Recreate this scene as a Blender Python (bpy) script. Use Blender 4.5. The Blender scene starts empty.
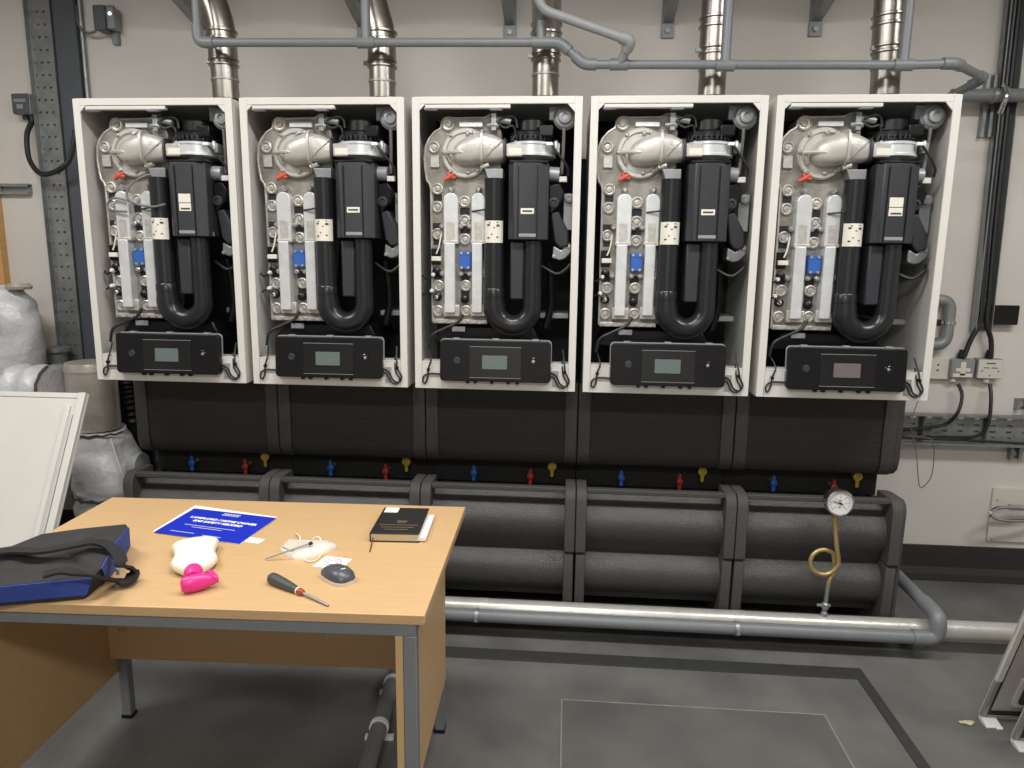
import bpy, bmesh, math, random
from mathutils import Vector, Matrix, Quaternion
S = bpy.context.scene
C = S.collection
random.seed(7)
PI = math.pi

# ---------------------------------------------------------------- camera
CAM = Vector((1.5172, -2.1724, 1.5076)); FPX = 711.72
YAW, PIT, ROL = -.0763, .1764, .0119
_fwd = Vector((math.sin(YAW)*math.cos(PIT), math.cos(YAW)*math.cos(PIT), -math.sin(PIT)))
_rt = Vector((math.cos(YAW), -math.sin(YAW), 0)); _up = _rt.cross(_fwd)
RT = math.cos(ROL)*_rt + math.sin(ROL)*_up
UP = -math.sin(ROL)*_rt + math.cos(ROL)*_up
cd = bpy.data.cameras.new('camera'); co = bpy.data.objects.new('camera', cd); C.objects.link(co)
cd.sensor_width = 36; cd.lens = FPX/1024*36; cd.clip_start = .05
co.matrix_world = Matrix((( RT.x, UP.x, -_fwd.x, CAM.x), (RT.y, UP.y, -_fwd.y, CAM.y), (RT.z, UP.z, -_fwd.z, CAM.z), (0,0,0,1)))
S.camera = co
S.view_settings.view_transform = 'Standard'; S.view_settings.look = 'None'
S.view_settings.gamma = 1; S.view_settings.use_curve_mapping = False
S.view_settings.exposure = 0.0

def at(px, py, **k):
    """where the photo's pixel meets the plane x=, y= or z="""
    d = RT*((px-512)/FPX) - UP*((py-384)/FPX) + _fwd
    a = 'xyz'.index(list(k)[0]); v = list(k.values())[0]
    return CAM + d*((v-CAM[a])/d[a])

# ---------------------------------------------------------------- world + lamps
w = bpy.data.worlds.new('world'); S.world = w; w.use_nodes = True
w.node_tree.nodes['Background'].inputs[0].default_value = (.95, .97, 1, 1)
w.node_tree.nodes['Background'].inputs[1].default_value = .27
def area(name, loc, sx, sy, power, col=(1, .99, .975), rot=(0, 0, 0)):
    l = bpy.data.lights.new(name, 'AREA'); l.shape = 'RECTANGLE'; l.size = sx; l.size_y = sy
    l.energy = power; l.color = col
    o = bpy.data.objects.new(name, l); o.location = loc; o.rotation_euler = rot; C.objects.link(o)
area('ceiling_lamp', (-.6, -.75, 2.9), 1.3, .35, 42)
area('ceiling_lamp', (1.4, -.75, 2.9), 1.3, .35, 42)
area('ceiling_lamp', (3.4, -.75, 2.9), 1.3, .35, 42)
area('ceiling_lamp', (1.4, -3.2, 2.9), 1.3, .35, 70)

# ---------------------------------------------------------------- materials
def lin(c):
    return tuple((x/255/12.92 if x/255 <= .04045 else ((x/255+.055)/1.055)**2.4) for x in c)
MATS = {}
def mat(name, rgb, rough=.5, metal=0, var=.06, scale=30, bump=0, bscale=120, spec=.5, stretch=None, coat=0):
    m = bpy.data.materials.new(name); m.use_nodes = True
    nt = m.node_tree; b = nt.nodes['Principled BSDF']; N = nt.nodes.new; L = nt.links.new
    b.inputs['Roughness'].default_value = rough; b.inputs['Metallic'].default_value = metal
    b.inputs['Specular IOR Level'].default_value = spec; b.inputs['Coat Weight'].default_value = coat
    c = lin(rgb)
    tc = N('ShaderNodeTexCoord'); mp = N('ShaderNodeMapping'); L(tc.outputs['Object'], mp.inputs[0])
    if stretch: mp.inputs['Scale'].default_value = stretch
    n = N('ShaderNodeTexNoise'); n.inputs['Scale'].default_value = scale; n.inputs['Detail'].default_value = 5
    L(mp.outputs[0], n.inputs['Vector'])
    r = N('ShaderNodeValToRGB')
    r.color_ramp.elements[0].position = .3; r.color_ramp.elements[1].position = .7
    r.color_ramp.elements[0].color = tuple(x*(1-var) for x in c)+(1,)
    r.color_ramp.elements[1].color = tuple(min(1, x*(1+var)) for x in c)+(1,)
    L(n.outputs['Fac'], r.inputs[0]); L(r.outputs[0], b.inputs['Base Color'])
    if bump:
        n2 = N('ShaderNodeTexNoise'); n2.inputs['Scale'].default_value = bscale; n2.inputs['Detail'].default_value = 3
        L(mp.outputs[0], n2.inputs['Vector'])
        bp = N('ShaderNodeBump'); bp.inputs['Strength'].default_value = bump; bp.inputs['Distance'].default_value = .01
        L(n2.outputs['Fac'], bp.inputs['Height']); L(bp.outputs[0], b.inputs['Normal'])
    MATS[name] = m
    return m
M = MATS
def dimples(m, scale, strength):
    nt = m.node_tree; b = nt.nodes['Principled BSDF']; old = b.inputs['Normal'].links[0].from_node
    tc = nt.nodes.new('ShaderNodeTexCoord'); v = nt.nodes.new('ShaderNodeTexVoronoi'); v.inputs['Scale'].default_value = scale; v.inputs['Randomness'].default_value = 0
    nt.links.new(tc.outputs['Object'], v.inputs['Vector'])
    bp = nt.nodes.new('ShaderNodeBump'); bp.inputs['Strength'].default_value = strength; bp.inputs['Distance'].default_value = .004
    nt.links.new(v.outputs['Distance'], bp.inputs['Height']); nt.links.new(old.outputs[0], bp.inputs['Normal']); nt.links.new(bp.outputs[0], b.inputs['Normal'])
mat('wall_paint', (214, 209, 202), .85, var=.02, scale=3, bump=.05, bscale=90)
mat('ceiling_paint', (205, 203, 198), .9, var=.02)
mat('floor_paint', (100, 99, 96), .40, var=.26, scale=3.6, bump=.08, bscale=40)
mat('skirting_vinyl', (48, 48, 48), .5, var=.1)
mat('strip_rubber', (50, 50, 49), .6, var=.1)
mat('hatch_paint', (94, 93, 90), .45, var=.2, scale=3.5, bump=.06, bscale=40)
mat('hatch_edge', (150, 148, 140), .4, .3, var=.2, scale=18)
mat('white_enamel', (210, 207, 200), .38, var=.02, scale=8)
mat('white_plastic', (226, 224, 218), .45, var=.03)
mat('sheet_grey', (150, 152, 154), .4, .25, var=.06)
mat('sheet_pale', (186, 185, 181), .45, var=.03)
mat('cast_aluminium', (192, 189, 182), .38, .4, var=.16, scale=45, bump=.15, bscale=160)
mat('dark_aluminium', (140, 136, 128), .42, .35, var=.24, scale=25, bump=.15, bscale=160)
mat('bright_aluminium', (214, 216, 216), .3, .35, var=.08, scale=30, bump=.06)
mat('boss_metal', (200, 198, 192), .36, .4, var=.12, scale=40)
mat('hood_cast', (190, 187, 179), .4, .35, var=.07, scale=35, bump=.1, bscale=200)
mat('copper_plug', (188, 180, 170), .4, .5, var=.25, scale=60)
mat('screw_steel', (190, 190, 188), .3, .7, var=.1)
mat('black_plastic', (16, 16, 18), .34, var=.1, spec=.35)
mat('dark_plastic', (44, 46, 50), .5, var=.06, bump=.08, bscale=260)
mat('pipe_plastic', (30, 31, 33), .28, var=.1, spec=.45)
mat('gloss_black', (16, 16, 18), .12, var=.05, coat=.4)
mat('liner_black', (30, 31, 33), .7, var=.2, scale=12)
mat('lcd_green', (96, 108, 106), .3, var=.03)
mat('lcd_mauve', (108, 98, 98), .3, var=.03)
mat('label_paper', (222, 217, 203), .6, var=.03)
mat('ink', (70, 66, 60), .7)
mat('blue_plastic', (45, 92, 168), .45, var=.06)
mat('clip_blue', (196, 206, 226), .35, var=.05)
mat('red_silicone', (196, 76, 54), .5, var=.08)
mat('valve_blue', (36, 92, 168), .4, var=.08)
mat('valve_red', (158, 40, 38), .4, var=.08)
mat('valve_yellow', (170, 146, 44), .45, var=.12)
mat('foam_black', (56, 54, 52), .36, var=.28, scale=260, bump=.4, bscale=300, spec=.85)
mat('foam_band', (72, 70, 67), .55, var=.22, scale=260, bump=.4, bscale=240, spec=.35)
mat('foam_dotted', (54, 52, 51), .58, var=.24, scale=260, bump=.4, bscale=240, spec=.35)
dimples(MATS['foam_dotted'], 52, .7)
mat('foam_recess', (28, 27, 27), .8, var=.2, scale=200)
mat('frame_black', (26, 26, 27), .6, var=.1)
mat('stainless', (152, 147, 139), .30, .9, var=.06, scale=6, stretch=(1, 1, 14))
mat('grey_pvc', (116, 119, 121), .42, var=.05)
mat('galvanised', (150, 153, 153), .4, .6, var=.14, scale=22)
mat('bracket_steel', (140, 143, 143), .5, .4, var=.14, scale=18)
mat('trunking_grey', (86, 90, 95), .5, .2, var=.06)
mat('cable_black', (30, 30, 32), .5)
mat('cable_grey', (112, 110, 106), .5)
mat('socket_plastic', (212, 207, 196), .45, var=.02)
mat('isolator_grey', (140, 142, 143), .5, var=.04)
mat('jacket_fabric', (196, 196, 198), .45, .1, var=.06, scale=14, bump=.5, bscale=11)
mat('jacket_lace', (66, 64, 62), .7)
mat('foil', (196, 188, 178), .32, .45, var=.12, scale=9, bump=.25, bscale=30)
mat('silver_lagging', (196, 194, 188), .34, .45, var=.08, scale=14, bump=.12, bscale=40)
mat('brass', (186, 160, 108), .36, .6, var=.1)
mat('chrome', (190, 190, 190), .15, .95, var=.05)
mat('dial_white', (224, 224, 220), .35, var=.01)
mat('wood_oak', (206, 160, 98), .5, var=.06, scale=8, stretch=(1, 1, 8))
mat('desk_beech', (196, 161, 116), .45, var=.035, scale=7, stretch=(1.2, 9, 9), bump=.02)
mat('desk_edge', (226, 184, 122), .45, var=.03, scale=12)
mat('desk_steel', (128, 131, 134), .42, .3, var=.04)
mat('bag_black', (44, 43, 43), .8, var=.14, scale=40, bump=.3, bscale=420)
mat('bag_blue', (50, 72, 150), .75, var=.12, scale=30, bump=.3, bscale=420)
mat('strap_black', (30, 29, 28), .85, var=.1, bump=.3, bscale=500)
mat('print_blue', (6, 38, 176), .5, var=.02)
mat('paper_white', (232, 230, 226), .6, var=.015)
mat('bottle_white', (236, 230, 214), .4, var=.02)
mat('pink_plastic', (222, 50, 136), .35, var=.04)
mat('mask_fabric', (222, 214, 196), .85, var=.04, bump=.2, bscale=300)
mat('mask_grey', (196, 188, 172), .85, var=.05, bump=.2, bscale=300)
mat('mouse_grey', (72, 74, 78), .35, var=.05)
mat('mouse_base', (206, 196, 182), .45, var=.03)
mat('handle_grey', (66, 68, 66), .5, var=.06, bump=.1)
mat('amber', (150, 66, 34), .3)
mat('book_black', (30, 29, 28), .5, var=.08)
mat('page_cream', (214, 196, 158), .7, var=.06, scale=60, stretch=(1, 1, 30))
mat('gold_ink', (122, 106, 70), .5)
mat('ribbon_red', (120, 40, 34), .7)
mat('door_trim', (150, 148, 145), .4, .3, var=.05)
mat('panel_satin', (196, 190, 182), .3, .15, var=.08, scale=5)
mat('crumb', (186, 184, 150), .8, var=.1)

for nd in MATS['jacket_fabric'].node_tree.nodes:
    if nd.type == 'BUMP': nd.inputs['Distance'].default_value = .026; nd.inputs['Strength'].default_value = .6
# ---------------------------------------------------------------- mesh helpers
OFF = {}
def finish(bm, ang=38):
    bmesh.ops.remove_doubles(bm, verts=bm.verts, dist=1e-6)
    bmesh.ops.recalc_face_normals(bm, faces=bm.faces)
def obj(name, bm, m, parent=None, bevel=0, loc=None, ang=38):
    """verts are in world space; the object gets an origin of its own"""
    finish(bm)
    if parent is not None:
        off = OFF[parent]
    else:
        vs = [v.co for v in bm.verts]
        off = loc or Vector(((min(v.x for v in vs)+max(v.x for v in vs))/2, (min(v.y for v in vs)+max(v.y for v in vs))/2, min(v.z for v in vs)))
        off = Vector(off)
    for v in bm.verts: v.co -= off
    me = bpy.data.meshes.new(name); bm.to_mesh(me); bm.free()
    for p in me.polygons: p.use_smooth = True
    me.set_sharp_from_angle(angle=math.radians(ang))
    me.materials.append(M[m] if isinstance(m, str) else m)
    o = bpy.data.objects.new(name, me); C.objects.link(o); OFF[o] = off
    if parent is not None: o.parent = parent
    else: o.location = off
    if bevel:
        b = o.modifiers.new('bevel', 'BEVEL'); b.width = bevel; b.segments = 2; b.limit_method = 'ANGLE'; b.angle_limit = math.radians(40)
    return o
def thing(name, label, cat, loc, group=None):
    o = bpy.data.objects.new(name, None); C.objects.link(o); o.location = loc; o.empty_display_size = .05
    OFF[o] = Vector(loc); return tag(o, label, cat, group)
def tag(o, label, cat, group=None):
    o['label'] = label; o['category'] = cat
    if group: o['group'] = group
    return o
def struct(name, bm, m, **k):
    o = obj(name, bm, m, **k); o['kind'] = 'structure'; return o
def B(): return bmesh.new()
def box(bm, x0, x1, y0, y1, z0, z1, mtx=None):
    vs = [bm.verts.new(((x0, x1)[i & 1], (y0, y1)[i >> 1 & 1], (z0, z1)[i >> 2 & 1])) for i in range(8)]
    for f in ((0, 2, 3, 1), (4, 5, 7, 6), (0, 1, 5, 4), (2, 6, 7, 3), (0, 4, 6, 2), (1, 3, 7, 5)): bm.faces.new([vs[i] for i in f])
    if mtx is not None:
        for v in vs: v.co = mtx @ v.co
    return bm
def bx(*a, **k): return box(B(), *a, **k)
def prism(bm, pts, a, b, axis='y', mtx=None):
    """polygon pts in the other two axes (x,z for y / y,z for x / x,y for z) extruded from a to b"""
    def mk(p, t):
        return {'y': (p[0], t, p[1]), 'x': (t, p[0], p[1]), 'z': (p[0], p[1], t)}[axis]
    A = [bm.verts.new(mk(p, a)) for p in pts]; Bv = [bm.verts.new(mk(p, b)) for p in pts]
    bm.faces.new(A); bm.faces.new(Bv[::-1])
    n = len(pts)
    for i in range(n): bm.faces.new((A[i], A[(i+1) % n], Bv[(i+1) % n], Bv[i]))
    if mtx is not None:
        for v in A+Bv: v.co = mtx @ v.co
    return bm
def rrect(x0, x1, z0, z1, r, n=5):
    p = []
    for cx, cz, a in ((x1-r, z1-r, 0), (x0+r, z1-r, 90), (x0+r, z0+r, 180), (x1-r, z0+r, 270)):
        for i in range(n+1):
            t = math.radians(a+90*i/n); p.append((cx+r*math.cos(t), cz+r*math.sin(t)))
    return p
def lathe(bm, c, axis, prof, n=24):
    """prof = [(radius, distance along axis)]"""
    c = Vector(c); ax = Vector(axis).normalized()
    u = ax.orthogonal().normalized(); v = ax.cross(u)
    rings = []
    for r, t in prof:
        if r < 1e-6: rings.append([bm.verts.new(c+ax*t)])
        else: rings.append([bm.verts.new(c+ax*t+u*r*math.cos(2*PI*i/n)+v*r*math.sin(2*PI*i/n)) for i in range(n)])
    for a, b in zip(rings, rings[1:]):
        for i in range(n):
            j = (i+1) % n
            if len(a) == 1 and len(b) == 1: continue
            if len(a) == 1: bm.faces.new((a[0], b[i], b[j]))
            elif len(b) == 1: bm.faces.new((a[i], b[0], a[j]))
            else: bm.faces.new((a[i], b[i], b[j], a[j]))
    for rg in (rings[0], rings[-1]):
        if len(rg) > 1: bm.faces.new(rg)
    return bm
def spline(pts, k=6, closed=False):
    pts = [Vector(p) for p in pts]; out = []; n = len(pts)
    rng = range(n if closed else n-1)
    for i in rng:
        g = (lambda j: pts[j % n]) if closed else (lambda j: pts[max(0, min(n-1, j))])
        p0, p1, p2, p3 = g(i-1), g(i), g(i+1), g(i+2)
        for s in range(k):
            t = s/k
            out.append(.5*((2*p1)+(-p0+p2)*t+(2*p0-5*p1+4*p2-p3)*t*t+(-p0+3*p1-3*p2+p3)*t**3))
    if not closed: out.append(pts[-1])
    return out
def fillet(pts, r, k=5):
    """polyline with rounded corners"""
    pts = [Vector(p) for p in pts]; out = [pts[0]]
    for a, b, c in zip(pts, pts[1:], pts[2:]):
        d1 = (a-b); d2 = (c-b); t = min(r, d1.length*.48, d2.length*.48)
        p = b+d1.normalized()*t; q = b+d2.normalized()*t
        for i in range(k+1):
            s = i/k; out.append((1-s)**2*p+2*s*(1-s)*b+s*s*q)
    out.append(pts[-1]); return out
def tube(bm, pts, r, n=10, closed=False, caps=True):
    pts = [Vector(p) for p in pts]; m = len(pts)
    rs = r if isinstance(r, (list, tuple)) else [r]*m
    tan = []
    for i in range(m):
        a = pts[(i-1) % m] if closed or i else pts[0]; b = pts[(i+1) % m] if closed or i < m-1 else pts[-1]
        tan.append((b-a).normalized())
    u = tan[0].orthogonal().normalized(); rings = []
    for i in range(m):
        if i: u = (tan[i-1].rotation_difference(tan[i]) @ u)
        u = (u-tan[i]*u.dot(tan[i])).normalized(); v = tan[i].cross(u)
        rings.append([bm.verts.new(pts[i]+(u*math.cos(2*PI*j/n)+v*math.sin(2*PI*j/n))*rs[i]) for j in range(n)])
    for i in range(m if closed else m-1):
        a, b = rings[i], rings[(i+1) % m]
        for j in range(n): bm.faces.new((a[j], a[(j+1) % n], b[(j+1) % n], b[j]))
    if caps and not closed: bm.faces.new(rings[0][::-1]); bm.faces.new(rings[-1])
    return bm
def cable(pts, r, k=6, n=8): return tube(B(), spline(pts, k), r, n)
def frame_of(o, x, y):
    """matrix with origin o, first axis along x, second near y"""
    x = Vector(x).normalized(); z = x.cross(Vector(y)).normalized(); y = z.cross(x)
    return Matrix(((x.x, y.x, z.x, o[0]), (x.y, y.y, z.y, o[1]), (x.z, y.z, z.z, o[2]), (0, 0, 0, 1)))
def text_bm(txt, size, mtx, align='CENTER', extrude=.0003, bold=0):
    cu = bpy.data.curves.new('t', 'FONT'); cu.body = txt; cu.size = size; cu.align_x = align; cu.align_y = 'CENTER'
    cu.extrude = extrude; cu.offset = bold
    o = bpy.data.objects.new('t', cu); C.objects.link(o)
    dg = bpy.context.evaluated_depsgraph_get(); me = bpy.data.meshes.new_from_object(o.evaluated_get(dg))
    bpy.data.objects.remove(o); bm = B(); bm.from_mesh(me); bpy.data.meshes.remove(me)
    for v in bm.verts: v.co = mtx @ v.co
    return bm
def join(a, b):
    me = bpy.data.meshes.new('t'); b.to_mesh(me); b.free(); a.from_mesh(me); bpy.data.meshes.remove(me); return a

# ================================================================ the room
WY = 1.25
XL, XR, YN, ZC = -2.6, 5.2, -4.6, 3.0
struct('floor', bx(XL, XR, YN, WY, -.08, 0), 'floor_paint', loc=(0, 0, 0))
struct('wall_back', bx(XL, XR, WY, WY+.1, 0, ZC), 'wall_paint')
struct('wall_left', bx(XL-.1, XL, YN, WY, 0, ZC), 'wall_paint')
struct('wall_right', bx(XR, XR+.1, YN, WY, 0, ZC), 'wall_paint')
struct('wall_front', bx(XL, XR, YN-.1, YN, 0, ZC), 'wall_paint')
struct('ceiling', bx(XL, XR, YN, WY, ZC, ZC+.1), 'ceiling_paint')
bm = bx(XL, XR, WY-.012, WY, .004, .155); box(bm, XL, XR, WY-.018, WY, .004, .10); prism(bm, [(WY, 0), (WY-.07, 0), (WY-.07, .006), (WY-.03, .018), (WY-.018, .05), (WY, .05)], XL, XR, 'x')
struct('baseboard_back', bm, 'skirting_vinyl')
# oak door at the left edge
bm = bx(-2.15, -1.29, WY-.045, WY, 0, 2.05)
d1 = struct('door_1', bm, 'wood_oak', bevel=.003)
lathe_bm = B(); lathe(lathe_bm, (-1.36, WY-.045, 1.0), (0, -1, 0), [(.022, 0), (.022, .008), (.01, .01), (.01, .04), (0, .04)]); tube(lathe_bm, [(-1.36, WY-.082, 1.0), (-1.48, WY-.082, 1.0)], .009)
obj('door_handle', lathe_bm, 'galvanised', d1)
# painted strip and hatch on the floor
def flat(pts, z0, z1): return prism(B(), pts, z0, z1, 'z')
o0, o1 = at(446, 648.5, z=0), at(859, 667.5, z=0); i0, i1 = at(446, 659, z=0), at(850, 677.5, z=0)
yo = (o0.y+o1.y)/2; yi = (i0.y+i1.y)/2; xo = o1.x; xi = xo-.62*(xo-i1.x)
bm = bx(-.4, xo, yi, yo, 0, .004); box(bm, xi, xo, -2.4, yi, 0, .004)
struct('trim_1', bm, 'strip_rubber', bevel=.001)
h0 = at(561, 701, z=0); h1 = at(824, 713.5, z=0); hy = (h0.y+h1.y)/2
hat = thing('floor_hatch', 'grey painted floor hatch with thin worn metal edge inside the dark strip', 'hatch', ((h0.x+h1.x)/2, hy-.45, 0))
obj('cover_plate', bx(h0.x+.005, h1.x-.005, hy-.895, hy-.005, -.01, .0025), 'hatch_paint', hat)
bm = bx(h0.x, h1.x, hy-.005, hy, -.01, .003); box(bm, h0.x, h1.x, hy-.9, hy-.895, -.01, .003)
box(bm, h0.x, h0.x+.005, hy-.895, hy-.005, -.01, .003); box(bm, h1.x-.005, h1.x, hy-.895, hy-.005, -.01, .003)
obj('edge_frame', bm, 'hatch_edge', hat)

# ================================================================ boilers
BW, PITCH, FY, ZB, ZT = .602, .630, .443, 1.0168, 2.0595
X1 = -.3095                                    # left edge of the first boiler
X3 = X1+2*PITCH
def fA(cx, cy, y): return at(410+cx*.17578, 90+cy*.17578, y=y)
def fB(cx, cy, y): return at(410+cx*.17578, 215+cy*.17578, y=y)
def xz(p): return (p.x, p.z)
root = thing('wall_hung_boiler', 'middle of the five open white boilers, third from either end', 'boiler', (X3+BW/2, FY+.3, ZB), 'open wall-hung boilers in a row')
BX0, BX1 = X3, X3+BW
t = .008
bm = bx(BX0, BX0+t, FY, FY+.597, ZB, ZT); box(bm, BX1-t, BX1, FY, FY+.597, ZB, ZT)
box(bm, BX0+t, BX1-t, FY, FY+.597, ZT-t, ZT); box(bm, BX0+t, BX1-t, FY, FY+.597, ZB, ZB+t)
box(bm, BX0+t, BX1-t, FY+.59, FY+.597, ZB+t, ZT-t)
fl = .027
box(bm, BX0, BX0+fl, FY-.004, FY+.004, ZB, ZT); box(bm, BX1-fl, BX1, FY-.004, FY+.004, ZB, ZT)
box(bm, BX0+fl, BX1-fl, FY-.004, FY+.004, ZT-.024, ZT)
prism(bm, [(BX0+fl, ZT-.024), (BX0+fl+.022, ZT-.024), (BX0+fl, ZT-.046)], FY-.004, FY+.004)
prism(bm, [(BX1-fl, ZT-.024), (BX1-fl-.026, ZT-.024), (BX1-fl, ZT-.052)], FY-.004, FY+.004)
obj('casing', bm, 'white_enamel', root, bevel=.0015)
zl = at(430, 361, y=FY).z
bm = bx(BX0+fl, BX1-fl, FY-.003, FY+.004, ZB, zl); box(bm, BX0+fl, BX1-fl, FY-.003, FY+.06, zl-.006, zl)
obj('lower_lip', bm, 'white_enamel', root, bevel=.001)
obj('back_liner', bx(BX0+t, BX1-t, .86, .875, ZB+t, ZT-t), 'liner_black', root)
a, b = fA(84, 83, .442), fA(572, 104, .442)
obj('top_rail', bx(a.x, b.x, .4395, .462, b.z, a.z), 'white_enamel', root, bevel=.003)
for cx in (118, 490):
    a = fA(cx-36, 101, .45); b = fA(cx+36, 113, .45)
    obj('rail_clip', bx(a.x, b.x, .443, .47, b.z, a.z), 'clip_blue', root, bevel=.003)
a = fA(65, 95, .455); obj('latch_screw', lathe(B(), a, (0, -1, 0), [(.008, -.01), (.008, .004), (.004, .008), (0, .008)], 12), 'screw_steel', root)
# --- heat exchanger casting
YP = .512
ol = [fA(*q, YP) for q in ((122, 768), (121, 640), (120, 560), (112, 535), (96, 512), (87, 450), (83, 390), (90, 322), (108, 278), (140, 240), (175, 218), (182, 180), (198, 160), (222, 156), (248, 162), (340, 160), (425, 158), (450, 142), (492, 136), (500, 180), (520, 240), (520, 520))]
bl, br = fB(130, 605, YP), fB(452, 605, YP)
ol = [xz(p) for p in ol]
poly = ol[1:]+[(br.x, br.z), (bl.x, bl.z)]
hx = obj('heat_exchanger', prism(B(), poly[::-1], YP, .62), 'dark_aluminium', root, bevel=.004)
rim = [(p[0], YP-.001, p[1]) for p in ol[1:19]]
obj('casting_rim', tube(B(), [(bl.x, YP-.001, bl.z)]+rim, .0042, 6), 'cast_aluminium', hx)
bosses = [fA(*q, .505) for q in ((215, 192), (135, 325), (155, 562), (155, 665), (310, 635), (312, 742))]+[fB(*q, .505) for q in ((155, 108), (312, 32), (312, 138), (163, 402), (317, 402), (160, 545), (318, 545), (415, 30), (415, 330))]
for i, p in enumerate(bosses):
    r = .0225 if i == 0 else .019
    pl = obj('plug_boss', lathe(B(), (p.x, YP+.004, p.z), (0, -1, 0), [(r*1.22, 0), (r*1.07, .012), (r*.9, .014), (r*.78, .008), (r*.5, .006), (0, .006)], 20), 'boss_metal', hx)
    obj('plug', lathe(B(), (p.x, YP+.004, p.z), (0, -1, 0), [(r*.55, .004), (r*.5, .012), (r*.2, .0135), (0, .012)], 14), 'copper_plug', pl)
def plate(name, p, q, y, d, m, par, bev=.002, r=0):
    x0, x1, z0, z1 = min(p.x, q.x), max(p.x, q.x), min(p.z, q.z), max(p.z, q.z)
    return obj(name, prism(B(), rrect(x0, x1, z0, z1, r or .002, 4), y, y+d), m, par, bevel=bev)
plate('nameplate', fA(278, 180, .49), fA(412, 208, .49), .495, .018, 'bright_aluminium', hx)
plate('square_pad', fA(113, 372, .50), fA(166, 440, .50), .503, .012, 'cast_aluminium', hx)
for q in ((158, 612, 24, 18), (312, 690, 28, 20)):  # flat black pads: shade of the casting's recesses put into colour
    plate('recess_shade_pad', fA(q[0]-q[2], q[1]-q[3], YP), fA(q[0]+q[2], q[1]+q[3], YP), YP-.001, .01, 'liner_black', hx, .0005)
for q in ((155, 65, 26, 20), (314, 85, 26, 20), (158, 150, 24, 20), (314, 355, 24, 22), (314, 450, 24, 24), (160, 345, 24, 22), (412, 200, 12, 60)):
    plate('recess_shade_pad', fB(q[0]-q[2], q[1]-q[3], YP), fB(q[0]+q[2], q[1]+q[3], YP), YP-.001, .01, 'liner_black', hx, .0005)
# bottom flange and pan
a, b = fB(128, 590, .50), fB(440, 622, .50)
obj('bottom_flange', bx(a.x, b.x, .498, .62, b.z, a.z), 'cast_aluminium', hx, bevel=.003)
for k in range(7):
    x = a.x+(b.x-a.x)*(k+.5)/7
    obj('flange_bolt', lathe(B(), (x, .498, (a.z+b.z)/2), (0, -1, 0), [(.006, -.002), (.006, .006), (0, .007)], 8), 'screw_steel', hx)
a, b = fB(205, 630, .53), fB(700, 730, .53)
obj('condensate_pan', prism(B(), [(a.x, a.z), (b.x, a.z), (b.x+.03, b.z), (a.x-.05, b.z)][::-1], .52, .80), 'black_plastic', root, bevel=.006)
a, b = fB(240, 632, .515), fB(315, 664, .515)
plate('pan_tag', a, b, .508, .01, 'sheet_grey', root)
# --- two finned cover strips
for xa, xb, xs in ((190, 273, 255), (349, 428, 412)):
    p0, p1 = fA(xa, 605, .478), fA(xb, 605, .478); zt = fA(xa, 600, .478).z; zm = fB(xa, 158, .478).z; zb = fB(xa, 556, .478).z
    xm, r = (p0.x+p1.x)/2, (p1.x-p0.x)/2
    pts = [(p0.x, zm), (p1.x, zm)]+[(xm+r*math.cos(k*PI/8), zt-r*.6+r*math.sin(k*PI/8)) for k in range(9)]
    cs = obj('cover_strip', prism(B(), pts[::-1], .478, .515), 'bright_aluminium', root, bevel=.003)
    obj('strip_step', prism(B(), rrect(p0.x+.003, fB(xs, 0, .474).x, zb, zm, .004)[::-1], .470, .515), 'bright_aluminium', cs, bevel=.003)
    obj('strip_foot', bx(p0.x-.004, p1.x+.004, .486, .515, zb-.014, zb+.03), 'cast_aluminium', cs, bevel=.003)
    obj('strip_inset', prism(B(), rrect(p0.x+.011, p1.x-.013, zm+.006, zm+.075, .004)[::-1], .4765, .48), 'cast_aluminium', cs)
    obj('strip_rib', bx(p0.x-.002, p1.x+.002, .472, .515, zm-.004, zm+.008), 'cast_aluminium', cs, bevel=.002)
    obj('strip_screw', lathe(B(), (xm, .50, zt+r*.45+.012), (0, -1, 0), [(.011, -.01), (.011, .012), (.006, .02), (0, .02)], 12), 'screw_steel', cs)
    for zz in (fB(0, 60, .478).z, fB(0, 330, .478).z):
        for xx in (p0.x-.008, p1.x+.008):
            obj('side_bolt', lathe(B(), (xx, .50, zz), (0, -1, 0), [(.010, -.01), (.010, .008), (.005, .013), (0, .013)], 10), 'screw_steel', cs)
bl_ = plate('blue_module', fB(280, 206, .485), fB(346, 308, .485), .482, .03, 'blue_plastic', root, .003)
for cx in (292, 330):
    for cy in (218, 300):
        p = fB(cx, cy, .48); obj('module_screw', lathe(B(), (p.x, .482, p.z), (0, -1, 0), [(.0055, -.002), (.005, .004), (0, .0045)], 10), 'screw_steel', bl_)
# --- burner hood: round flange, swollen elbow, rib, lever
c = fA(318, 360, .50); R0 = .0885
obj('hood_flange', lathe(B(), (c.x, .512, c.z), (0, -1, 0), [(R0, 0), (R0, .016), (R0*.94, .021), (R0*.82, .021), (R0*.78, .014), (0, .014)], 44), 'hood_cast', root)
def loft(bm, sts, n=20, yc=.5, pw=2.4):
    """stations (x, zc, half height, half depth)"""
    rings = []
    for x, zc, h, d in sts:
        rg = []
        for j in range(n):
            a = 2*PI*j/n; ca, sa = math.cos(a), math.sin(a)
            rg.append(bm.verts.new((x, yc-math.copysign(abs(ca)**(2/pw), ca)*d, zc+math.copysign(abs(sa)**(2/pw), sa)*h)))
        rings.append(rg)
    for a, b in zip(rings, rings[1:]):
        for j in range(n): bm.faces.new((a[j], a[(j+1) % n], b[(j+1) % n], b[j]))
    bm.faces.new(rings[0]); bm.faces.new(rings[-1][::-1]); return bm
def sx(cx, cy, y): p = fA(cx, cy, y); return p.x, p.z
k_ = (fA(400, 300, .47)-fA(300, 300, .47)).length/100
st = []
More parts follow.
